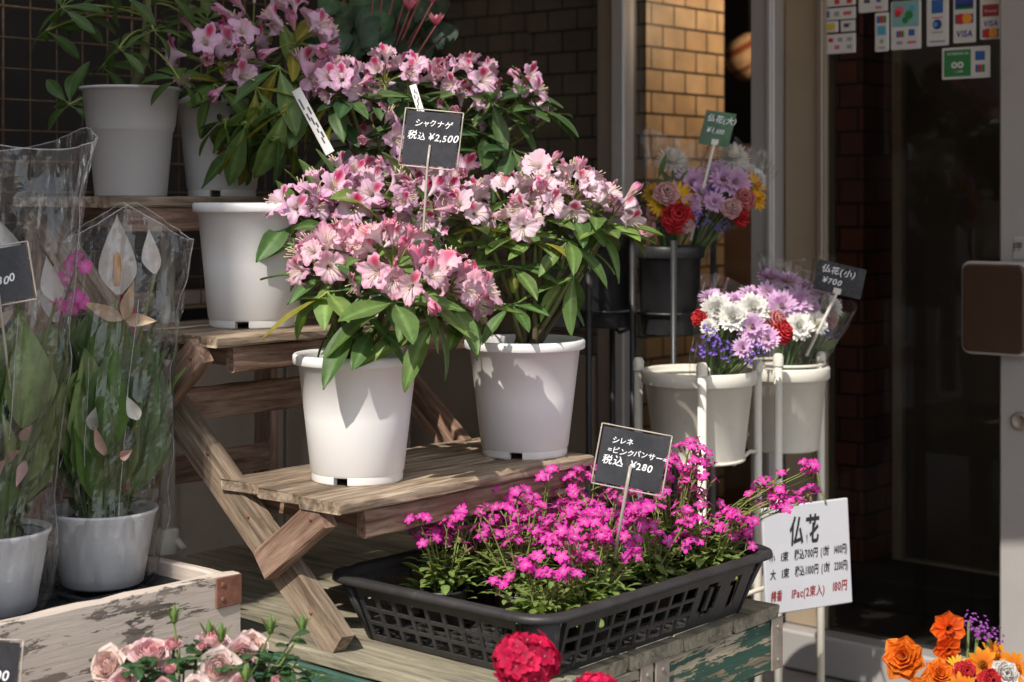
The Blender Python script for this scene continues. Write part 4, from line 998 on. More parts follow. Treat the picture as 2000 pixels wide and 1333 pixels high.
def bouquet(label, base, flowers, top, r1, seed, Ltop, grp, leafn=34, film='film', r0=.022, flat=.75):
    """flowers: (kind, centre, radius, facing)"""
    rng = random.Random(seed); t = thing('bouquet', label, 'bouquet', base, grp); base = np.asarray(base, float)
    sg = G(); lg = G(); ax = nrm(np.asarray(top) - base)
    for kind, c, r, face in flowers:
        g = G(); f = nrm(np.asarray(face, float)); g.addG(rng.choice(FL[kind]), zframe(f) @ rotz(rng.uniform(0, 6)), c, r); obj(kind, g, M['petal'], t)
        b0 = base + np.array((rng.uniform(-.012, .012), rng.uniform(-.012, .012), -.02)); tube(sg, bez(b0, (b0 + c) / 2 + np.array((rng.uniform(-.015, .015), .0, .015)), c - f * r * .15, 7), .0022, 6, jc((.12, .19, .06), rng, .15), False)
    for k in range(leafn):
        h = rng.uniform(.12, .75); p = base + (np.asarray(top) - base) * h + F_(rng, r1 * h * .75, ax)
        d = nrm(ax + F_(rng, .8, ax)); l = rng.uniform(.03, .06)
        V, F, C = petal(l, l * rng.uniform(.15, .4), 3, 6, wb=.2, pk=.5, cup=.2, curl=-rng.uniform(-.2, .9), tip=.3, c0=jc((.08, .14, .04), rng, .2), c1=jc((.13, .22, .06), rng, .2), rng=rng)
        lg.add(V @ frame(d, (rng.uniform(-1, 1), -1, .3)).T + p, F, C)
        tube(sg, [base + F_(rng, .01, ax), p], .0013, 4, jc((.14, .23, .07), rng, .2), False)
    obj('stems', sg, M['stem'], t); obj('leaves', lg, M['soft_leaf'], t)
    obj('wrapper', sleeve(base, ax, r0, r1, Ltop, rng, 60, 30, flat=flat), M[film], t, smooth=False); return t
def F_(rng, r, ax):
    v = np.array([rng.uniform(-1, 1) for _ in range(3)]); return (v - ax * (v @ ax)) * r
def FW(*rows): return [(k, P(px, py, Y), r * 1.12 * Y / FPX, f) for k, px, py, Y, r, f in rows]
UF, FF, LF, RF = (0, -.5, 1), (0, -1, .35), (-.6, -.8, .5), (.6, -.7, .5)
GB = 'bouquets in the black bucket'; GW = 'bouquets in the white buckets'
bouquet('upright bouquet with white chrysanthemum, yellow daisies and pink carnation in the black bucket', P(1300, 520, 3.55),
    FW(('white_chrysanthemum', 1313, 318, 3.55, 32, UF), ('yellow_daisy', 1322, 385, 3.5, 30, FF), ('yellow_daisy', 1275, 378, 3.55, 20, LF), ('pink_carnation', 1301, 380, 3.47, 24, FF), ('lilac_daisy', 1352, 360, 3.52, 32, FF), ('lilac_daisy', 1345, 400, 3.5, 26, FF),
       ('red_carnation', 1322, 428, 3.47, 32, FF), ('pink_carnation', 1280, 415, 3.5, 17, LF), ('pink_carnation', 1266, 450, 3.5, 17, LF), ('purple_statice', 1295, 435, 3.52, 16, FF), ('lilac_daisy', 1330, 350, 3.58, 24, UF), ('yellow_daisy', 1300, 350, 3.6, 14, UF), ('yellow_daisy', 1290, 402, 3.48, 24, FF), ('lilac_daisy', 1368, 378, 3.5, 24, RF), ('pink_carnation', 1340, 440, 3.46, 16, FF), ('purple_statice', 1360, 430, 3.48, 18, FF), ('white_daisy', 1330, 330, 3.6, 20, UF)),
    P(1318, 290, 3.55), .075, 51, .28, GB)
bouquet('bouquet leaning right with white chrysanthemum and orange daisy in the black bucket', P(1345, 510, 3.56),
    FW(('white_chrysanthemum', 1432, 312, 3.56, 34, UF), ('lilac_daisy', 1400, 340, 3.54, 26, FF), ('lilac_daisy', 1436, 358, 3.5, 30, FF), ('orange_daisy', 1470, 368, 3.52, 32, RF), ('white_daisy', 1478, 350, 3.58, 20, RF), ('edged_carnation', 1452, 390, 3.5, 24, FF),
       ('red_carnation', 1440, 425, 3.5, 22, RF), ('purple_statice', 1425, 388, 3.52, 16, FF), ('purple_statice', 1398, 368, 3.5, 18, FF), ('purple_statice', 1410, 440, 3.5, 14, FF), ('lilac_daisy', 1412, 352, 3.5, 26, FF), ('white_chrysanthemum', 1455, 335, 3.58, 22, RF), ('pink_carnation', 1428, 408, 3.48, 20, FF), ('orange_daisy', 1478, 392, 3.5, 22, RF), ('lilac_daisy', 1395, 395, 3.48, 20, FF)),
    P(1448, 310, 3.54), .085, 52, .27, GB)
bouquet('front bouquet of white daisies, red carnation and purple statice in the cream bucket', P(1395, 760, 3.2),
    FW(('lilac_daisy', 1392, 585, 3.2, 26, UF), ('lilac_daisy', 1435, 592, 3.18, 28, UF), ('white_daisy', 1400, 605, 3.15, 30, FF), ('white_daisy', 1430, 622, 3.12, 28, FF), ('white_daisy', 1470, 605, 3.15, 32, FF), ('white_daisy', 1490, 625, 3.16, 24, RF), ('red_carnation', 1368, 622, 3.15, 17, LF),
       ('lilac_daisy', 1468, 640, 3.12, 28, FF), ('lilac_daisy', 1498, 662, 3.12, 24, FF), ('red_carnation', 1522, 650, 3.15, 25, RF), ('edged_carnation', 1512, 632, 3.16, 24, RF), ('purple_statice', 1380, 672, 3.1, 24, FF), ('purple_statice', 1410, 682, 3.1, 20, FF), ('lilac_daisy', 1450, 680, 3.1, 20, FF),
       ('purple_statice', 1470, 690, 3.1, 18, FF), ('lilac_daisy', 1465, 575, 3.25, 22, UF), ('white_daisy', 1385, 640, 3.13, 18, FF)),
    P(1445, 610, 3.17), .088, 53, .2, GW, 60, r0=.045)
bouquet('tall lilac bouquet leaning right in the shaded white bucket', P(1530, 745, 3.46),
    FW(('lilac_daisy', 1505, 545, 3.45, 26, UF), ('lilac_daisy', 1540, 552, 3.44, 28, UF), ('lilac_daisy', 1525, 600, 3.38, 32, FF), ('lilac_daisy', 1555, 590, 3.4, 32, FF), ('lilac_daisy', 1580, 600, 3.42, 26, RF), ('white_daisy', 1560, 640, 3.36, 28, FF), ('white_daisy', 1592, 632, 3.4, 26, RF), ('lilac_daisy', 1500, 575, 3.4, 24, FF), ('lilac_daisy', 1570, 565, 3.5, 24, UF)),
    P(1555, 540, 3.44), .08, 54, .26, GW, 40, 'filmthick', r0=.04)
bouquet('half hidden bouquet at the right edge of the shaded white bucket', P(1560, 745, 3.52),
    FW(('white_daisy', 1622, 600, 3.5, 24, RF), ('lilac_daisy', 1605, 575, 3.52, 22, UF), ('purple_statice', 1620, 650, 3.5, 15, RF), ('pink_carnation', 1615, 625, 3.5, 20, RF)),
    P(1625, 580, 3.5), .055, 55, .19, GW, 24, 'filmthick', r0=.03)
price_board('price_tag', 'green price board clipped above the two large bouquets', P(1401, 252, 3.5), .068, .074, rotface(.25, -1, .05, -.12) @ np.array(((1, .16, 0), (0, 1, 0), (0, 0, 1))),
    [('仏花(大)', -.029, .014, .0165, .15), ('¥1,100', -.024, -.010, .0145, .25)], 'greenboard', P(1348, 470, 3.5), 12, sleeve=False, stick='whitestick', stickw=.007, clip=True)
price_board('price_tag', 'black price board for 700 yen clipped above the lilac bouquets', P(1640, 546, 3.36), .098, .062, rotface(-.2, -1, .05, -.22),
    [('仏花(小)', -.040, .008, .0175, .15), ('¥700', -.034, -.014, .0165, .2)], 'slate', P(1575, 695, 3.38), 15, sleeve=False, stick='whitestick', stickw=.007, clip=True)
# white hanging sign
rot = rotface(.42, -1, .03, .035); c = P(1576, 1086, 3.18); sw, shh = .196, .205
sgn = thing('price_sign', 'white hanging board listing altar flower prices in black and red', 'sign', c - rot[:, 1] * shh / 2)
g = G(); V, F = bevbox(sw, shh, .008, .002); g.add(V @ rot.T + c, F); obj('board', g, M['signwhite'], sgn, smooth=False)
def sgl(name, text, x0, x1, y, size, mat, bold=.03, sh=.18, seed=1):
    sx = (x1 - x0) / textwidth(text, size, 1, bold); g = G(); letters(g, text, x0, y, size, rot, c, shear=sh, bold=bold, sx=sx, seed=seed, off=.0046); obj(name, g, M[mat], sgn, smooth=False)
sgl('heading', '仏花', -.042, .028, .030, .058, 'blackink', .03, .2)
for yy, a, pr, tot in ((-.002, '小', '700円', '1400円)'), (-.034, '大', '1100円', '2200円)')):
    sgl('price_line', a, -.088, -.074, yy, .020, 'blackink'); sgl('price_line', '1束', -.064, -.044, yy, .020, 'blackink'); sgl('price_line', '税込' + pr, -.032, .022, yy, .021, 'blackink')
    sgl('price_line', '(1対', .028, .048, yy, .021, 'blackink'); sgl('price_line', tot, .058, .090, yy, .021, 'blackink')
sgl('incense_line', '線香', -.088, -.062, -.076, .022, 'redink'); sgl('incense_line', '1Pac(2束入)', -.044, .034, -.076, .022, 'redink'); sgl('incense_line', '180円', .050, .086, -.074, .023, 'redink')
g = G(); top = c + rot @ np.array((.045, shh / 2 - .006, .006))
tube(g, [top, top + np.array((-.008, .02, .03)), P(1588, 880, 3.45), P(1582, 858, 3.47)], .0022, 6, (.20, .22, .07)); obj('hanging_twine', g, M['soft_leaf'], sgn)

#BOX
# ============================================================ PEELING BOX WITH GIFT POTS
bx0, bx1, by0, by1, bz0, bz1 = .62, 1.625, 1.965, 2.36, .30, .578
bt = thing('planter_box', 'long wooden box with peeling white paint and a rusty corner plate', 'planter box', AB(1.1, 2.15, bz0))
h2 = (bz0 + bz1) / 2
board('long_side', bt, AB(bx0, by0, h2), AB(bx1, by0, h2), bz1 - bz0, .02, -BX, M['boxwood'], .003, 301)
board('long_side', bt, AB(bx0, by1, h2), AB(bx1, by1, h2), bz1 - bz0, .02, BX, M['boxwood'], .003, 302)
board('end', bt, AB(bx1 - .012, by0 + .0115, h2 - .002), AB(bx1 - .012, by1 - .0115, h2 - .002), bz1 - bz0 - .006, .02, AX, M['boxwood'], .003, 303)
board('end', bt, AB(bx0 + .012, by0 + .0115, h2 - .002), AB(bx0 + .012, by1 - .0115, h2 - .002), bz1 - bz0 - .006, .02, AX, M['boxwood'], .003, 304)
board('floor', bt, AB(bx0 + .024, (by0 + by1) / 2, bz0 + .03), AB(bx1 - .024, (by0 + by1) / 2, bz0 + .03), by1 - by0 - .03, .02, (0, 0, 1), M['greywood'], .003, 305)
for a in (bx0 + .06, bx1 - .06):
    for b in (by0 + .05, by1 - .05): board('leg', bt, AB(a, b, 0), AB(a, b, bz0 + .018), .05, .05, AX, M['boxwood'], .003, 306)
g = G(); abbox(g, bx1 - .047, bx1 + .002, by0 - .0135, by0 - .0105, bz1 - .05, bz1 - .004, .001)
for z in (bz1 - .015, bz1 - .037): nail(g, AB(bx1 - .035, by0 - .0135, z), -BX, .004)
obj('corner_plate', g, M['rust'], bt, smooth=False)
ptx = thing('plant_tray', 'black plastic drip tray inside the peeling wooden box', 'tray', AB(1.2, 2.16, .53))
g = G(); tz = .536; Lt = [(-.0, 0), (.0, .012), (.012, .014), (.016, 0.004)]
V = []
for d, z in ((-.02, 0), (0, .016), (.006, .018), (.008, .012), (.002, .0), (-.018, -.004)):
    Lr = rr(.43 + d, .155 + d, .03, 8); V.append(np.c_[Lr, np.full(len(Lr), tz + z)])
tc = AB(1.155, 2.165, 0); g.add(np.concatenate(V) @ ABM.T + tc, [gridf(len(V[0]), 6, True)]); obj('rim', g, M['black'], ptx)
g = G(); abbox(g, .745, 1.565, 2.03, 2.30, tz - .225, tz + .001, .003); obj('body', g, M['black'], ptx, smooth=False)
g = G()
for k in range(8): abbox(g, .78 + k * .11, .792 + k * .11, 2.032, 2.298, tz + .0012, tz + .008, .001)
for k in range(3): abbox(g, .75, 1.56, 2.09 + k * .07, 2.10 + k * .07, tz + .0012, tz + .0085, .001)
obj('ribs', g, M['black'], ptx, smooth=False)

def spathe(rng, c, L, w=.43):
    V, F, C = petal(L, L * w, 11, 18, wb=.15, pk=.36, cup=.6, curl=.4, elev=.1, tip=-1, ruf=.014, c0=jc(c, rng, .04), c1=jc(c, rng, .04), rng=rng); return V, F, C
def gift_pot(label, c, r, h, seed, spathes, film_h, film_r, leaning, kind=0, topdip=.1):
    rng = random.Random(seed); t = thing('gift_plant', label, 'wrapped potted plant', c, 'cellophane wrapped gift plants in the box'); c = np.asarray(c, float)
    g = G(); lathe(g, [(0, 0), (r * .70, 0), (r * .76, .004), (r * .90, h * .6), (r * .97, h - .012), (r * 1.03, h - .004), (r * 1.03, h), (r * .97, h), (r * .92, h - .012), (r * .88, h * .6), (0, h * .6)], c, 64); obj('pot', g, M['pot'] if kind != 9 else M['greypot'], t)
    obj('soil', soil_g(c, r * .88, h - .02, rng, 20), M['soil'], t)
    top = c + np.array((0, 0, h)); lg = G(); sg = G()
    for k in range(200):
        a = rng.uniform(0, 6.28); q = r * rng.uniform(.1, 1.0); L = rng.uniform(.10, .19); e = rng.uniform(1.25, 1.54)
        p = top + np.array((q * .45 * math.cos(a), q * .45 * math.sin(a), -.015)); d = np.array((math.cos(a) * math.cos(e), math.sin(a) * math.cos(e), math.sin(e)))
        st_ = p + d * (rng.uniform(.0, .04) if k % 3 == 0 else rng.uniform(.03, .09) if k % 3 == 1 else rng.uniform(.06, .16)) + np.array((0, 0, .02)); g_ = jc((.10, .19, .045), rng, .25) if rng.random() < .6 else jc((.22, .29, .10), rng, .2)
        tube(sg, [p, (p + st_) / 2, st_], .002, 5, (.14, .2, .06), False)
        V, F, C = petal(L, L * rng.uniform(.42, .58), 7, 11, wb=.1, pk=.42, cup=.18, curl=-rng.uniform(.1, .8), tip=.9, c0=g_, c1=tuple(x * 1.1 for x in g_), mid=tuple(x * 1.7 for x in g_), ruf=.01, rng=rng)
        lg.add(V @ frame(d, (rng.uniform(-1, 1), rng.uniform(-1.2, -.1), .35)).T + st_, F, C)
    for k in range(30):
        a = rng.uniform(0, 6.28); d = nrm(np.array((math.cos(a), math.sin(a), rng.uniform(.1, 1)))); p = top + np.array((rng.uniform(-.6, .6) * r, rng.uniform(-.6, .6) * r, rng.uniform(-.01, .05)))
        V, F, C = petal(.05, .014, 3, 5, pk=.5, curl=-.7, tip=.2, c0=jc((.07, .12, .03), rng, .3), c1=jc((.1, .15, .05), rng, .3), rng=rng); lg.add(V @ frame(d, (0, 0, 1)).T + p, F, C)
    obj('foliage', lg, M['leaf'], t); obj('stems', sg, M['stem'], t)
    for (p, L, d, cc_, spad) in spathes:
        g = G(); V, F, C = spathe(rng, cc_, L, .43 if cc_ == WHT else .3); Mx = frame(nrm(d), (rng.uniform(-.3, .3), -1, .2)); g.add(V @ Mx.T + p, F, C)
        if spad:
            s0 = p + nrm(d) * L * .1 + np.array((0, -.012, 0)); tube(g, [s0, s0 + nrm(d) * L * .1, s0 + nrm(d) * L * .32, s0 + nrm(d) * L * .40], [.004, .0062, .0055, .002], 9, (.80, .45, .16))
        tube(g, bez(top, (top + p) / 2 + np.array((0, 0, .02)), p, 7), .0026, 6, (.24, .28, .10), False); obj('bloom', g, M['petal'], t)
    rng2 = random.Random(seed + 5); g = G(); n, m = 84, 60; a = np.arange(n) * 2 * math.pi / n
    hs = np.linspace(0, 1, m)[:, None]; ph = [rng2.uniform(0, 6) for _ in range(6)]
    rad = np.interp(hs, [0, .03, .16, .24, .34, 1], [r * .8, r * 1.0, r * 1.08, r * 1.05, r * 1.05 + (film_r - r) * .15, film_r])
    amp = np.interp(hs, [0, .2, .35, 1], [.03, .045, .05, .03])
    rad = rad * (1 + amp * np.sin(5 * a + ph[0] + 6 * hs) + amp * .6 * np.sin(11 * a + ph[1] - 9 * hs) + amp * .45 * np.sin(19 * a + ph[2] + 23 * hs) + amp * .3 * np.sin(31 * a + ph[3] - 37 * hs))
    rad = rad * (1 + np.interp(hs, [0, .12, .3, 1], [.02, .05, .07, .06]) * (coarse(rng2, n, m, 9, 7, .5) + .55 * coarse(rng2, n, m, 15, 15, -.8)))
    flat = np.interp(hs, [0, .3, 1], [1, .95, .55]); zz = film_h * hs * (1 - topdip * hs ** 3 * np.abs(np.sin(a + ph[4])))
    X = rad * np.cos(a); Yy = rad * np.sin(a) * flat
    V = np.stack([X + leaning[0] * hs ** 1.3, Yy + leaning[1] * hs, zz + 0 * a], -1).reshape(-1, 3) + c + np.array((0, 0, -.002))
    g.add(V, gridf(n, m, True)); obj('cellophane', g, M['filmthick'], t, smooth=False)
    g = G(); q = V.reshape(m, n, 3)[-1]; tube(g, np.vstack([q, q[:1]]), .0011, 4, None, False); obj('film_rim', g, M['edgeglint'], t)  # pale bead on the film's top edge, added as a highlight
    for sx in (.15, 2.75, 4.0, 4.55, 5.2):  # two side seams, the others pale strands added as crease highlights
        k = int(sx / (2 * math.pi) * n) % n; g = G(); pts = V.reshape(m, n, 3)[8:, k] if sx < 3 else V.reshape(m, n, 3)[rng2.randint(4, 22):rng2.randint(32, 58), k]; tube(g, pts, .0011, 4, None, False); obj('film_seam_glint', g, M['edgeglint'], t)
    return t
WHT, PNK, CRM = (.90, .88, .84), (.78, .50, .46), (.80, .62, .44)
c1 = AB(1.522, 2.162, tz + .009)
gift_pot('wrapped gift plant with tall white spathes in the white pot nearest the wooden stand', c1, .083, .118, 61,
    [(P(232, 575, 2.55), .135, (.03, -.1, 1), WHT, True), (P(303, 535, 2.56), .075, (.0, -.1, 1), WHT, False), (P(240, 625, 2.53), .075, (-.5, -.2, .25), CRM, False), (P(243, 625, 2.52), .075, (.35, -.2, .8), CRM, False), (P(245, 625, 2.52), .07, (.9, -.3, -.05), CRM, False),
     (P(205, 890, 2.48), .06, (-.1, -.3, 1), PNK, False), (P(235, 895, 2.47), .05, (.5, -.4, .3), PNK, False), (P(180, 840, 2.5), .05, (.3, -.3, .8), WHT, False), (P(270, 820, 2.49), .05, (-.3, -.3, .9), WHT, False), (P(110, 630, 2.5), .1, (.15, -.1, 1), WHT, False)], .60, .10, (.04, 0))
for k, (px, py, q, d, L) in enumerate([(238, 720, 2.54, (.1, -.1, 1), .13), (225, 730, 2.55, (-.12, -.1, 1), .12), (255, 735, 2.55, (.3, -.1, 1), .11)]):
    pass
c0 = AB(1.315, 2.14, tz + .009)
gift_pot('wrapped gift plant with a price board in the leftmost visible white pot', c0, .082, .12, 62,
    [(P(45, 520, 2.4), .085, (-.35, -.1, 1), WHT, False), (P(-10, 640, 2.36), .06, (.8, -.3, .5), CRM, False), (P(110, 590, 2.42), .075, (-.1, -.1, 1), WHT, False), (P(40, 860, 2.36), .05, (.6, -.4, .6), PNK, False), (P(10, 900, 2.35), .05, (.7, -.4, .4), PNK, False), (P(50, 900, 2.36), .05, (-.1, -.4, -.6), PNK, False),
     (P(-20, 940, 2.34), .06, (.7, -.3, .7), PNK, False)], .71, .115, (.03, 0), topdip=.05)
# red and pink cut strands inside the wrap: a dracaena with red leaves
g = G(); rng = random.Random(77)
dq = thing('red_cordyline', 'red and magenta strap leaves rising between the two wrapped gift plants', 'plant', P(235, 960, 2.53))
for (px, py, px2, py2, Y, cl, wd) in [(245, 760, 232, 560, 2.57, (.55, .02, .12), .02), (238, 760, 262, 600, 2.565, (.5, .02, .15), .016), (245, 770, 215, 620, 2.56, (.42, .05, .08), .014), (250, 760, 275, 640, 2.57, (.5, .10, .2), .014), (240, 780, 245, 650, 2.55, (.62, .03, .16), .012), (255, 770, 240, 690, 2.54, (.3, .06, .06), .012)]:
    p, q = P(px, py, Y), P(px2, py2, Y - .01); L = np.linalg.norm(q - p)
    V, F, C = petal(L, wd, 5, 8, wb=.3, pk=.4, cup=.3, curl=-.15, tip=.1, c0=jc(cl, rng, .2), c1=jc(cl, rng, .2), rng=rng); g.add(V @ frame(q - p, (0, -1, .2)).T + p, F, C)
obj('leaves', g, M['leaf'], dq)
g = G()
for k in range(5): tube(g, [P(232 + k * 5, 960, 2.53), P(243 + k * 3, 765, 2.565)], .0025, 5, (.25, .1, .06), False)
obj('stalks', g, M['stem'], dq)
# magenta orchid spray inside left wrap
g = G(); mo = thing('magenta_orchid', 'magenta orchid spray inside the tall cellophane wrap at left', 'flower', P(110, 700, 2.43))
tube(g, bez(P(105, 720, 2.43), P(120, 560, 2.43), P(165, 500, 2.42), 8), .002, 5, (.25, .1, .14), False); obj('stem', g, M['stem'], mo); g = G()
for px, py in ((150, 505), (165, 520), (135, 520), (120, 545), (150, 580), (160, 590), (115, 595), (140, 600)):
    f = nrm((RNG.uniform(-.6, .6), -1, RNG.uniform(-.3, .5)))
    for k in range(5):
        V, F, C = petal(.014, .011, 3, 4, wb=.3, pk=.6, cup=.2, curl=-.3, c0=(.75, .25, .5), c1=(.66, .04, .36), rng=RNG); g.add((V @ rotz(k * 1.257).T) @ zframe(f).T + P(px, py, 2.42), F, C)
obj('blossoms', g, M['petal'], mo)
# price board on left gift plant
rot = rotface(.05, -1, .1, -.07)
price_board('price_tag', 'dark price board for 2,800 yen inside the wrap at the left edge', P(-8, 540, 2.28), .092, .075, rotface(.15, -1, .1, .17),
    [('¥2,800', -.024, -.012, .0165, .25)], 'slate', P(20, 760, 2.30), 22)
price_board('price_tag', 'dark price board at the lower left corner before the peeling box', P(-18, 1325, 2.05), .066, .088, rotface(.1, -1, .1, -.05),
    [('¥300', -.018, -.002, .019, .2)], 'slate', P(-18, 1480, 2.05), 24)
# cream pole behind
g = G(); pb = P(328, 1072, 3.12); po = thing('support_pole', 'cream round pole with a foot socket behind the peeling box', 'pole', pb * np.array((1, 1, 0)) + np.array((0, 0, TZ)))
tube(g, [np.array((pb[0], pb[1], TZ + .004)), np.array((pb[0], pb[1], 1.14))], .0135, 14); obj('tube', g, M['cream'], po)
g = G(); q = np.array((pb[0], pb[1], TZ)); lathe(g, [(.0, .001), (.02, .001), (.021, .004), (.021, .045), (.017, .05), (.0137, .05)], q, 20); obj('foot_socket', g, M['cream'], po)
g = G(); tube(g, [q + np.array((.018, -.005, .026)), q + np.array((.034, -.012, .012))], [.008, .006], 10); obj('lock_screw', g, M['cream'], po)

#LEFTPLANTS
# ============================================================ SCHEFFLERA, CYCLAMEN
sb_ = AB(1.80, 2.47, 1.150)
sc_ = thing('potted_umbrella_plant', 'umbrella plant with fingered leaves in the grey banded pot on the top shelf', 'potted plant', sb_)
g = G(); lathe(g, [(0, 0), (.063, 0), (.0645, .004), (.075, .118), (.0778, .12), (.0778, .126), (.0795, .128), (.086, .192), (.092, .193), (.092, .198), (.084, .198), (.078, .13), (0, .12)], sb_, 64); obj('pot', g, M['greypot'], sc_)
obj('soil', soil_g(sb_, .08, .175, random.Random(3)), M['soil'], sc_)
rng = random.Random(9); lg = G(); sg = G(); cr0 = sb_ + np.array((0, 0, .175))
tube(sg, [cr0, P(282, 110, 2.95), P(288, 20, 2.95), P(285, -80, 2.95)], [.009, .0085, .0075, .006], 8, (.17, .18, .08))
def palmate(p, d, n, L, rng, col):
    F0 = zframe(nrm(d), (.1, .2, 1))
    for k in range(n):
        a = (k - (n - 1) / 2) * (4.9 / n); e = rng.uniform(-.75, -.1); v = nrm(F0 @ np.array((math.sin(a) * math.cos(e), math.cos(a) * math.cos(e), math.sin(e))))
        l = L * (1 - .25 * abs(a) / 2.6) * rng.uniform(.85, 1.1); c_ = jc(col, rng, .2); st_ = p + v * .012
        tube(lg, [p, st_], .0012, 4, (.16, .22, .06), False)
        V, F, C = petal(l, l * .34, 5, 9, wb=.1, pk=.6, cup=.2, curl=-rng.uniform(.3, 1.0), tip=.5, c0=c_, c1=c_, mid=tuple(x * 1.6 for x in c_), rng=rng); lg.add(V @ frame(v, F0[:, 2] + np.array((0, 0, .6))).T + st_, F, C)
for (px, py, Y, n, L, d, s0) in [(350, 155, 2.86, 7, .085, (.3, -.9, .4), (286, 90)), (232, 95, 2.9, 7, .075, (-.2, -.8, .6), (282, 60)), (120, 15, 2.92, 7, .09, (-.4, -.8, .3), (276, 30)), (150, 30, 3.0, 7, .08, (-.4, -.7, .6), (276, 20)), (135, 205, 2.95, 8, .09, (-.3, -.9, -.1), (250, 182)), (200, 130, 3.0, 7, .08, (-.3, -.7, .5), (280, 80)),
                              (360, 30, 2.98, 7, .08, (.3, -.7, .5), (288, 10)), (330, -10, 2.95, 7, .09, (.2, -.9, .2), (288, -20)), (240, -10, 2.9, 7, .09, (-.2, -.9, .3), (285, -40)), (180, -30, 2.95, 7, .09, (-.2, -.9, .2), (285, -40)), (405, 40, 3.1, 7, .08, (.3, -.6, .5), (288, 0)), (90, 60, 3.0, 6, .08, (-.4, -.7, .3), (276, 20)), (300, 60, 2.9, 6, .07, (.1, -.9, .5), (286, 50))]:
    p = P(px, py, Y); q = P(s0[0], s0[1], 2.95); tube(sg, bez(q, (p + q) / 2 + np.array((0, 0, .02)), p, 6), .0022, 5, (.19, .22, .06), False)
    palmate(p, d, n, L, rng, (.055, .105, .022))
obj('stem', sg, M['stem'], sc_); obj('foliage', lg, M['leaf'], sc_)
cb = AB(2.36, 2.46, 1.150); cyc = thing('potted_cyclamen', 'cyclamen with dark round leaves and pink flowers behind the rhododendrons', 'potted plant', cb)
g = G(); potbody(g, cb, .13, .08, .06); obj('pot', g, M['greypot'], cyc); lg = G(); fg = G(); sg = G(); rng = random.Random(14); top = cb + np.array((0, 0, .11))
for k in range(60):
    px, py = rng.uniform(635, 875), rng.uniform(10, 190); 
    if py > 60 + (875 - px) * .9 + 30: continue
    p = P(px, py, 3.3 + rng.uniform(-.06, .08)); r = rng.uniform(.022, .042); n = nrm((rng.uniform(-.5, .5), -1, rng.uniform(.1, 1))); F0 = zframe(n, (rng.uniform(-.5, .5), 0, 1)); a = np.arange(18) * 2 * math.pi / 18
    cb_ = jc((.03, .065, .03), rng, .3); cs = tuple(q * 2.0 + .01 for q in cb_)
    V, F, C = petal(r * 2.1, r * 2.2, 11, 11, wb=.62, pk=.42, cup=.12, curl=-rng.uniform(.3, 1.1), elev=rng.uniform(-.1, .3), ruf=.025, rf=7, tip=.35, c0=cb_, c1=cb_, mid=cs, rng=rng)
    uu = np.abs(np.tile(np.linspace(-1, 1, 11), 11)); vv = np.repeat(np.linspace(0, 1, 11), 11); ring = np.exp(-(((uu ** 2 + (vv - .4) ** 2 * 2.2) ** .5 - .55) / .16) ** 2)[:, None] * rng.uniform(.2, .8)
    C = C * (1 - ring) + np.array(cs) * ring
    lg.add(V @ frame(-F0[:, 1] * .9 + np.array((0, 0, -.2)) + F0[:, 0] * rng.uniform(-.7, .7), n).T + p + F0[:, 1] * r, F, C); tube(sg, bez(top, (top + p) / 2 + np.array((0, .0, .03)), p, 5), .0017, 5, (.18, .07, .05), False)
for (px, py) in ((790, 5), (770, -10), (820, -5), (750, -20), (845, 5), (852, 50), (800, 20), (730, -15), (830, -25)):
    p = P(px, py, 3.25); tube(sg, bez(top, (top + p) / 2, p, 5), .0014, 5, (.4, .12, .12), False)
    for k in range(5):
        V, F, C = petal(.03, .014, 3, 5, wb=.3, pk=.5, cup=.2, curl=.7, elev=.7, tip=.3, c0=(.62, .1, .2), c1=(.74, .3, .36), rng=rng); fg.add(V @ rotz(k * 1.257).T + p, F, C)
obj('foliage', lg, M['soft_leaf'], cyc); obj('blossoms', fg, M['petal'], cyc); obj('stems', sg, M['stem'], cyc)

#FRONT
# ============================================================ ROSES, GERANIUM, RANUNCULUS IN FRONT
def rose(rng, c_out, c_in, openn=1.):
    g = G()
    for L in range(9):
        f = L / 8; n = 5 if L < 6 else 3
        for k in range(n):
            r = (1 - f) * .42 * openn; e = .25 + f * 1.25 + (1 - openn) * .7; l = (.72 - .25 * f) * rng.uniform(.9, 1.08)
            V, F, C = petal(l, .95 * (1 - .55 * f), 7, 7, wb=.45, pk=.65, cup=.42, curl=.9 - f * .35 - (.9 if L == 0 else .45 if L == 1 else 0), elev=e, ruf=.02, tip=.75, c0=jc(tuple(lerp(c_out, c_in, f)), rng, .05), c1=jc(tuple(lerp(c_out, c_in, min(1, f * .8))), rng, .05), rng=rng)
            g.add((V + np.array((0, r * .55, .12 * f + .02 * k))) @ rotz(6.283 * k / n + L * 1.1 + rng.uniform(-.15, .15)).T, F, C)
    lathe(g, [(0, -.2), (.12, -.17), (.16, -.02), (.1, .08)], n=8, col=(.10, .17, .05))
    for k in range(5): V, F, C = petal(.42, .12, 3, 5, pk=.3, curl=-.8, elev=.1, tip=.1, c0=(.10, .17, .05), c1=(.1, .18, .05), rng=rng); g.add((V + np.array((0, .08, -.05))) @ rotz(k * 1.257).T, F, C)
    return g
RR = random.Random(41); OUT, INN = (.88, .77, .72), (.82, .5, .5)
roses = [rose(RR, OUT, (.82, .52, .50)), rose(RR, (.85, .66, .65), (.80, .34, .38)), rose(RR, (.86, .72, .66), (.84, .56, .48)), rose(RR, (.83, .52, .54), (.78, .24, .28), .45)]
def potted(name, label, cat, base, r, h, mat='black'):
    t = thing(name, label, cat, base); g = G(); potbody(g, np.asarray(base), h, r, r * .72); obj('pot', g, M[mat], t); obj('soil', soil_g(np.asarray(base), r * .86, h - .02, random.Random(2), 20), M['soil'], t); return t
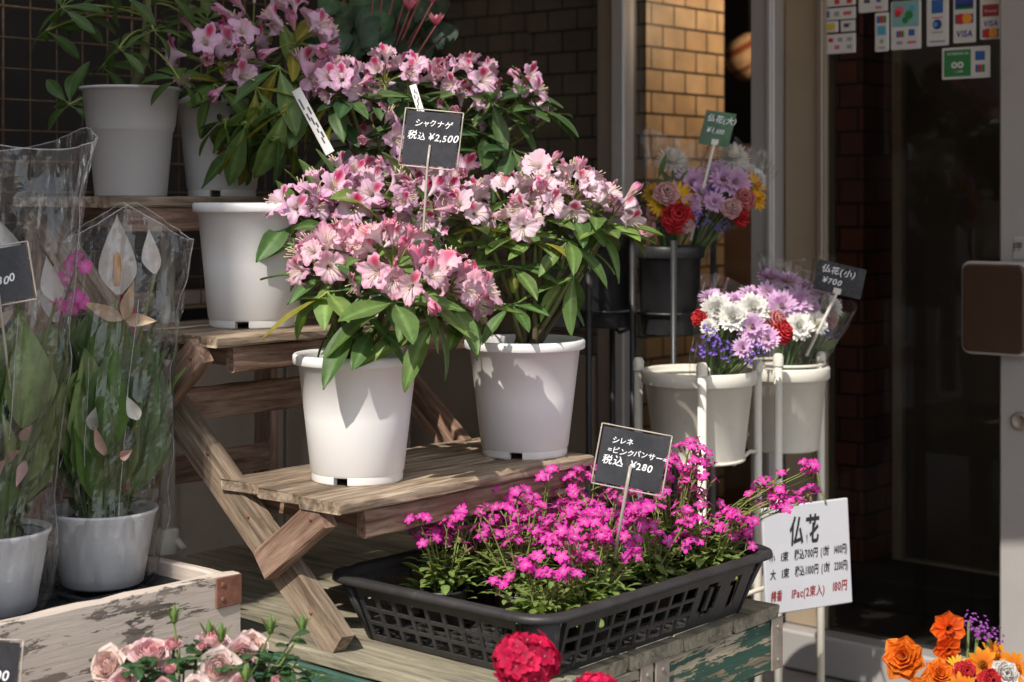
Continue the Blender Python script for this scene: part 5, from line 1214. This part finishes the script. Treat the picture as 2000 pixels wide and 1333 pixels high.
bench = thing('low_bench', 'low plank bench below the picture carrying the front flower pots', 'bench', AB(1.2, 1.7, 0))
board('top', bench, AB(1.33, 1.2, .19), AB(1.33, 1.9, .19), .2, .03, (0, 0, 1), M['greywood'], .003, 401)
for b in (1.27, 1.83): board('leg', bench, AB(1.33, b, .001), AB(1.33, b, .174), .15, .03, BX, M['greywood'], .003, 402)
rb_ = AB(1.33, 1.72, .206)
rp = potted('potted_rose', 'pale pink rose bush in front of the peeling box', 'potted plant', rb_, .085, .16)
rng = random.Random(8); sg = G(); lg = G(); top = rb_ + np.array((0, 0, .14))
def leaf_spray(lg, sg, p, d, rng, L=.022, col=(.035, .085, .03), n=5):
    for k in range(n):
        o = nrm(d) * (.012 + .012 * (k // 2)); s = (0, 1, -1, 1, -1)[k % 5]; x = nrm(np.cross(d, (.1, .2, 1)))
        v = nrm(nrm(d) * (.5 if s else 1.) + x * s * .9 + np.array((0, 0, rng.uniform(-.3, .3))))
        V, F, C = petal(L * rng.uniform(.8, 1.2), L * .62, 5, 6, wb=.2, pk=.5, cup=.15, curl=-.5, tip=.3, c0=jc(col, rng, .25), c1=jc(col, rng, .25), mid=tuple(q * 1.8 for q in col), rng=rng); lg.add(V @ frame(v, (0, -.3, 1)).T + p + o, F, C)
    tube(sg, [p, p + nrm(d) * .036], .0009, 4, (.12, .16, .05), False)
for (px, py, r, k, face, Y) in [(208, 1298, 37, 2, (-.35, -.8, .5), 2.12), (292, 1275, 42, 1, (.1, -.5, 1), 2.13), (338, 1258, 22, 3, (.1, -.6, .9), 2.14), (418, 1250, 34, 1, (.3, -.3, 1), 2.15), (425, 1305, 39, 0, (0, -1, .35), 2.10), (472, 1278, 31, 1, (.1, -1, .3), 2.12), (492, 1260, 34, 2, (.5, -.6, .8), 2.16), (330, 1308, 20, 3, (-.1, -.6, .9), 2.11), (240, 1335, 32, 1, (-.2, -.8, .6), 2.08), (318, 1345, 26, 3, (0, -.9, .5), 2.07), (245, 1275, 20, 2, (-.4, -.4, .8), 2.16), (470, 1340, 26, 1, (0, -.9, .5), 2.08), (395, 1262, 14, 3, (-.2, -.7, .8), 2.13), (545, 1335, 24, 3, (.3, -.6, .6), 2.1), (380, 1345, 26, 0, (0, -.9, .5), 2.06)]:
    c = P(px, py, Y); f = nrm(face); g = G(); rs = roses[k]; s = r * Y / FPX * 1.28; g.addG(rs, zframe(f) @ rotz(rng.uniform(0, 6)), c - f * s * .35, s); obj('bloom', g, M['petal'], rp)
    tube(sg, bez(top + np.array((rng.uniform(-.02, .02), rng.uniform(-.02, .02), 0)), (top + c) / 2 + np.array((0, 0, .02)), c - f * s * .5, 7), .0019, 6, (.10, .16, .05), False)
for (px, py, Y) in [(340, 1205, 2.14), (528, 1225, 2.12), (590, 1222, 2.12), (432, 1240, 2.12), (480, 1320, 2.07), (408, 1235, 2.16)]:
    c = P(px, py, Y); g = G(); lathe(g, [(0, -.009), (.0035, -.008), (.0052, -.002), (.0042, .006), (.0018, .013), (0, .017)], c, 10, col=(.15, .24, .06))
    for k in range(5): V, F, C = petal(.022, .005, 3, 5, pk=.3, curl=-.5, elev=1.2, tip=.05, c0=(.12, .2, .05), c1=(.13, .22, .06), rng=rng); g.add((V + np.array((0, .004, -.005))) @ rotz(k * 1.257).T + c, F, C)
    obj('bud', g, M['soft_leaf'], rp)
    tube(sg, bez(top, (top + c) / 2 + np.array((.01, 0, .01)), c + np.array((0, 0, -.008)), 8), .0014, 5, (.16, .24, .06), False)
for k in range(85):
    px, py = rng.uniform(215, 590), rng.uniform(1265, 1400); p = P(px, py, 2.16 + rng.uniform(-.06, .05)); d = nrm((rng.uniform(-1, 1), rng.uniform(-1, .4), rng.uniform(-.2, .7)))
    leaf_spray(lg, sg, p, d, rng); tube(sg, [top + (p - top) * .55, p], .0011, 4, (.10, .16, .05), False)
obj('stems', sg, M['stem'], rp); obj('foliage', lg, M['leaf'], rp)
# red geranium
gb = AB(1.36, 1.34, .206); gp = potted('potted_geranium', 'red geranium with two round flower heads in front of the black crate', 'potted plant', gb, .075, .14)
rng = random.Random(18); sg = G(); lg = G(); top = gb + np.array((0, 0, .12))
GF = []
for _ in range(5):
    g = G(); cr_ = jc((.80, .014, .10), rng, .3)
    for k in range(5): V, F, C = petal(1., .85, 5, 5, wb=.2, pk=.68, cup=.15, curl=-.3 + rng.uniform(-.2, .3), elev=.3, tip=.75, ruf=.03, c0=tuple(x * .5 for x in cr_), c1=cr_, rng=rng); g.add((V + np.array((0, .06, 0))) @ rotz(k * 1.257).T, F, C)
    lathe(g, [(.08, .05), (0, .22)], n=5, col=(.8, .3, .25)); GF.append(g)
for (px, py, r, Y) in ((1027, 1292, 66, 2.06), (1165, 1362, 52, 2.02)):
    c = P(px, py, Y); R0 = r * Y / FPX; g = G()
    for k in range(52):
        z = 1 - (k + .5) / 52 * 1.65; a = k * 2.39996; q = math.sqrt(max(0, 1 - z * z)); d = np.array((q * math.cos(a), q * math.sin(a), z)); e = c + d * R0 * rng.uniform(.72, .9) * np.array((1, 1, .85))
        g.addG(rng.choice(GF), zframe(nrm(d + np.array([rng.uniform(-.25, .25) for _ in range(3)]))) @ rotz(rng.uniform(0, 6)), e, rng.uniform(.012, .0165)); tube(sg, [c - np.array((0, 0, R0 * .7)), e], .0008, 4, (.25, .1, .05), False)
    obj('flower_head', g, M['petal'], gp); tube(sg, bez(top, (top + c) / 2 + np.array((0, 0, .03)), c - np.array((0, 0, R0 * .5)), 7), .0025, 6, (.15, .22, .07), False)
for k in range(26):
    a = rng.uniform(0, 6.28); p = top + np.array((math.cos(a), math.sin(a), 0)) * rng.uniform(.02, .1) + np.array((0, 0, rng.uniform(.01, .07))); F0 = zframe(nrm((math.cos(a) * .5, math.sin(a) * .5 - .3, 1))); aa = np.arange(30) * 2 * math.pi / 30; r = rng.uniform(.025, .04)
    V = [(0, 0, -.1)] + [(q * math.cos(t) * (1 + .1 * math.sin(8 * t)), q * math.sin(t) * (1 + .1 * math.sin(8 * t)), .1 * q + .06 * math.sin(8 * t) * q) for q in (.5, 1.) for t in aa]
    lg.add(np.array(V) * r @ F0.T + p, [gridf(30, 2, True) + 1, np.array([[0, 1 + i, 1 + (i + 1) % 30] for i in range(30)])], jc((.07, .14, .035), rng, .2)); tube(sg, [top, p], .0017, 5, (.15, .22, .07), False)
obj('stems', sg, M['stem'], gp); obj('foliage', lg, M['soft_leaf'], gp)
# ranunculus bucket at right
nb_ = P(1870, 1560, 2.35) * np.array((1, 1, 0)) + np.array((0, 0, .002))
bucket('black floor bucket holding the orange flowers at lower right', nb_, .105, .08, .002, .30, 'black', None)
def ran(rng, c0_, c1_, layers=5, l=1.):
    g = G()
    for L in range(layers):
        f = L / max(1, layers - 1); n = 7 - L // 2
        for k in range(n):
            V, F, C = petal((1 - .5 * f) * rng.uniform(.88, 1.08), .85 * (1 - .35 * f), 13, 9, wb=.3, pk=.7, cup=.3, curl=.35 - .2 * f + rng.uniform(-.2, .2), elev=.05 + 1.1 * f, ruf=.05, rf=6, tip=.8, c0=jc(c1_, rng, .3), c1=jc(c0_, rng, .25), mid=jc(c1_, rng, .2), rng=rng)
            g.add((V + np.array((0, .05, .06 * L))) @ rotz(6.283 * k / n + L * .9).T, F, C)
    lathe(g, [(.14, .05), (.15, .18), (.08, .26), (0, .25)], n=10, col=(.05, .03, .02)); return g
OR = [ran(RR, (.84, .26, .02), (.70, .10, .01)), ran(RR, (.84, .30, .03), (.76, .16, .015), 7), ran(RR, (.82, .16, .01), (.74, .07, .006), 2)]
rb2 = nb_ + np.array((0, 0, .22)); mb_ = thing('flower_bunch', 'mixed bunch of orange, yellow, red and purple flowers at lower right', 'bouquet', rb2)
rng = random.Random(28); sg = G(); lg = G()
FL['ran_double'] = OR[:2]; FL['ran_single'] = [OR[2]]; FL['orange_gazania'] = [mum(RR, (.72, .12, .01), 2, 11, (.3, .15, .02), (.84, .36, .02), w=.38)]
FL['purple_stock'] = [statice(RR, (.42, .12, .48))]
for (kind, px, py, r, face, Y, nm) in [('ran_double', 1765, 1285, 45, (-.4, -.8, .5), 2.3, 'orange_ranunculus'), ('ran_single', 1852, 1228, 36, (0, -1, .2), 2.32, 'orange_poppy'), ('ran_single', 1850, 1268, 30, (.1, -.9, -.2), 2.31, 'orange_poppy'), ('purple_stock', 1912, 1222, 22, (0, -.6, 1), 2.34, 'purple_stock'), ('purple_stock', 1935, 1238, 22, (.2, -.6, 1), 2.33, 'purple_stock'), ('purple_stock', 1892, 1210, 16, (-.2, -.6, 1), 2.34, 'purple_stock'),
    ('orange_gazania', 1920, 1298, 36, (-.1, -1, .4), 2.3, 'orange_gazania'), ('orange_gazania', 1945, 1280, 34, (.4, -.8, .6), 2.33, 'orange_gazania'), ('orange_gazania', 1985, 1305, 36, (.3, -1, .5), 2.3, 'orange_gazania'), ('ran_double', 1835, 1318, 34, (0, -.8, .6), 2.27, 'orange_ranunculus'), ('red_carnation', 1885, 1312, 24, (0, -1, .4), 2.26, 'red_carnation'), ('white_daisy', 1962, 1318, 30, (0, -1, .4), 2.24, 'white_carnation'), ('red_carnation', 1935, 1332, 28, (0, -1, .4), 2.23, 'red_carnation'), ('orange_gazania', 1880, 1345, 34, (0, -1, .4), 2.24, 'orange_gazania'), ('ran_double', 1800, 1350, 30, (-.2, -1, .4), 2.25, 'orange_ranunculus'), ('yellow_daisy', 1870, 1300, 22, (-.2, -1, .5), 2.3, 'yellow_daisy')]:
    c = P(px, py, Y); f = nrm(face); g = G(); s = r * Y / FPX
    src = carnation(rng, (.8, .76, .7), (.84, .82, .78)) if nm == 'white_carnation' else rng.choice(FL[kind])
    g.addG(src, zframe(f) @ rotz(rng.uniform(0, 6)), c - f * s * .2, s); obj(nm, g, M['thin_petal'], mb_)
    tube(sg, bez(rb2 + np.array((rng.uniform(-.04, .04), rng.uniform(-.04, .04), 0)), (rb2 + c) / 2 + np.array((0, 0, .03)), c - f * s * .3, 8), .0024, 6, (.16, .24, .08), False)
for k in range(40):
    p = rb2 + np.array((rng.uniform(-.1, .1), rng.uniform(-.08, .08), rng.uniform(.06, .22))); d = nrm((rng.uniform(-1, 1), rng.uniform(-1, .3), rng.uniform(0, 1))); leaf_spray(lg, sg, p, d, rng, .03, (.06, .12, .035)); tube(sg, [rb2, p], .0012, 4, (.12, .2, .06), False)
obj('stems', sg, M['stem'], mb_); obj('foliage', lg, M['soft_leaf'], mb_)

#STICKERS
# ============================================================ STICKERS ON THE DOOR GLASS
CM = {k: colmat('sticker_' + k, v) for k, v in dict(blue=(.03, .12, .36), navy=(.03, .05, .25), red=(.5, .03, .03), orange=(.75, .3, .03), green=(.03, .2, .06), teal=(.2, .42, .42), yellow=(.6, .45, .06), cyan=(.08, .35, .5), grey=(.3, .3, .3), dark=(.05, .05, .06), pink=(.6, .12, .2), maroon=(.3, .03, .04)).items()}
SA = AF + .0095; srot = np.stack([-BX, np.array((0, 0, 1.)), -AX], 1)
def sticker(label, x0, y0, x1, y1, items, r=.004):
    p0, p1 = onA(x0, (y0 + y1) / 2, SA), onA(x1, (y0 + y1) / 2, SA); c = (p0 + p1) / 2; w_ = np.linalg.norm((p1 - p0)[:2]); Y = c[1]; h_ = (y1 - y0) * Y / FPX
    t = thing('sticker', label, 'sticker', c, 'payment stickers on the door glass')
    obj('sheet', putg(plate_g(w_ / 2, h_ / 2, min(r, h_ * .3), .0012), srot, c), M['paper'], t, smooth=False)
    for it in items:
        k, u, v, a, b, col = it[:6]; X, Yv = (u - .5) * w_, (.5 - v) * h_
        g = G()
        if k == 'r': V, F = bevbox(a * w_, b * h_, .0006, .0001); g.add((V + np.array((X, Yv, .0018))) @ srot.T + c, F); nm = 'colour_block'
        elif k == 'o': lathe(g, [(a * w_ / 2, .0014 + it[6] if len(it) > 6 else .0014), (0, .0015 + (it[6] if len(it) > 6 else 0))], c + srot @ np.array((X, Yv, .0004)), 28, M=srot); nm = 'logo_disc'
        elif k == 't':
            size = b * h_; tw = textwidth(it[6], size, 1, .02); letters(g, it[6], X - a * w_ / 2, Yv - size * .35, size, srot, c, shear=.12, bold=.02, sx=a * w_ / tw, off=.0024); nm = 'print'
        obj(nm, g, CM.get(col) or M[col], t, smooth=False)
    return t
def circles(u, v, s): return [('r', u, v, .72 * s, .13 * s * 1.2, 'navy'), ('o', u - .13 * s, v, .4 * s, 0, 'red', .0012), ('o', u + .13 * s, v, .4 * s, 0, 'orange', .0014)]
JCB = lambda u, v, w_, h_: [('r', u - w_ * .33, v, w_ * .3, h_, 'blue'), ('r', u, v, w_ * .3, h_, 'red'), ('r', u + w_ * .33, v, w_ * .3, h_, 'green')]
rng = random.Random(3)
def row(v, n, hh, cols): return [('r', .12 + .8 * i / max(1, n - 1) * .95, v, .1, hh, cols[i % len(cols)]) for i in range(n)]
sticker('wide white sticker at the very top left of the door glass', 1577, -30, 1671, 14, row(.8, 4, .2, ['grey', 'teal', 'red', 'red']))
sticker('wide white sticker with a row of small logos second from top at left', 1577, 17, 1671, 40, [('r', .24, .5, .14, .5, 'grey'), ('r', .42, .5, .1, .55, 'blue'), ('r', .62, .5, .1, .4, 'grey'), ('r', .84, .5, .16, .3, 'pink')], .002)
sticker('small white sticker with plain grey print left of the yellow one', 1577, 44, 1605, 67, [('r', .5, .5, .5, .16, 'grey')], .002)
sticker('small white sticker with a yellow block in the row of three', 1609, 42, 1637, 64, [('r', .5, .5, .6, .55, 'yellow')], .002)
sticker('small white sticker with a dark mark right of the yellow one', 1642, 40, 1670, 62, [('r', .42, .45, .35, .35, 'dark'), ('r', .65, .35, .2, .2, 'grey')], .002)
sticker('white sticker with two rows of small coloured logos below the row of three', 1577, 68, 1671, 106, row(.3, 5, .2, ['yellow', 'dark', 'red', 'grey', 'grey']) + row(.68, 4, .2, ['cyan', 'cyan', 'pink', 'grey']), .002)
sticker('white sticker cut off by the top edge above the leaf picture', 1677, -30, 1734, 24, [('r', .3, .6, .2, .12, 'dark'), ('r', .7, .6, .15, .12, 'blue'), ('r', .7, .85, .22, .08, 'pink')])
sticker('narrow white sticker with three stacked logos left of the leaf picture', 1709, 25, 1736, 101, JCB(.5, .18, .7, .18) + [('r', .5, .46, .62, .24, 'cyan'), ('o', .5, .74, .3, 0, 'grey'), ('r', .5, .9, .5, .03, 'grey')])
lf = [('r', .5, .27, .88, .52, 'teal'), ('o', .3, .2, .3, 0, 'pink', .0014), ('o', .25, .26, .2, 0, 'red', .0018), ('o', .62, .3, .26, 0, 'green', .0014), ('o', .5, .4, .2, 0, 'green', .0016), ('o', .72, .16, .18, 0, 'cyan', .0014)]
sticker('white sticker with a red and teal leaf picture above two card logos', 1740, 2, 1799, 97, lf + JCB(.32, .68, .26, .13) + [('r', .7, .66, .2, .13, 'blue'), ('r', .3, .86, .2, .07, 'grey'), ('r', .7, .86, .3, .05, 'pink')])
sticker('tall white sticker with a blue square above a dark blue disc', 1810, -20, 1853, 90, [('r', .5, .3, .52, .24, 'blue'), ('r', .5, .5, .5, .02, 'pink'), ('o', .5, .62, .42, 0, 'navy', .0008), ('o', .42, .62, .2, 0, 'cyan', .0014), ('r', .5, .76, .5, .02, 'grey'), ('r', .5, .92, .7, .015, 'navy')])
sticker('tall white sticker with two overlapping discs above large blue lettering', 1862, -20, 1906, 84, [('r', .5, .24, .8, .2, 'navy'), ('r', .5, .32, .8, .1, 'green')] + circles(.5, .55, 1.1) + [('t', .52, .83, .74, .17, 'navy', 'VISA')])
sticker('tall white sticker with blue lettering above two overlapping discs', 1914, -20, 1957, 77, [('r', .5, .12, .76, .12, 'maroon'), ('r', .5, .42, .74, .24, 'maroon'), ('t', .5, .43, .58, .07, 'paper', 'Travel'), ('t', .52, .68, .68, .16, 'navy', 'VISA')] + circles(.5, .88, 1.02))
sticker('white sticker with a large green panel lowest on the door glass', 1840, 92, 1934, 154, [('r', .33, .5, .56, .84, 'green'), ('t', .34, .2, .44, .1, 'paper', 'RECOMMENDED ON'), ('o', .27, .56, .13, 0, 'paper', .0012), ('o', .40, .56, .13, 0, 'paper', .0012), ('o', .27, .56, .05, 0, 'dark', .0016), ('o', .40, .56, .05, 0, 'dark', .0016), ('r', .335, .76, .22, .07, 'paper'), ('r', .8, .3, .2, .28, 'blue')] + JCB(.8, .7, .2, .24), .003)
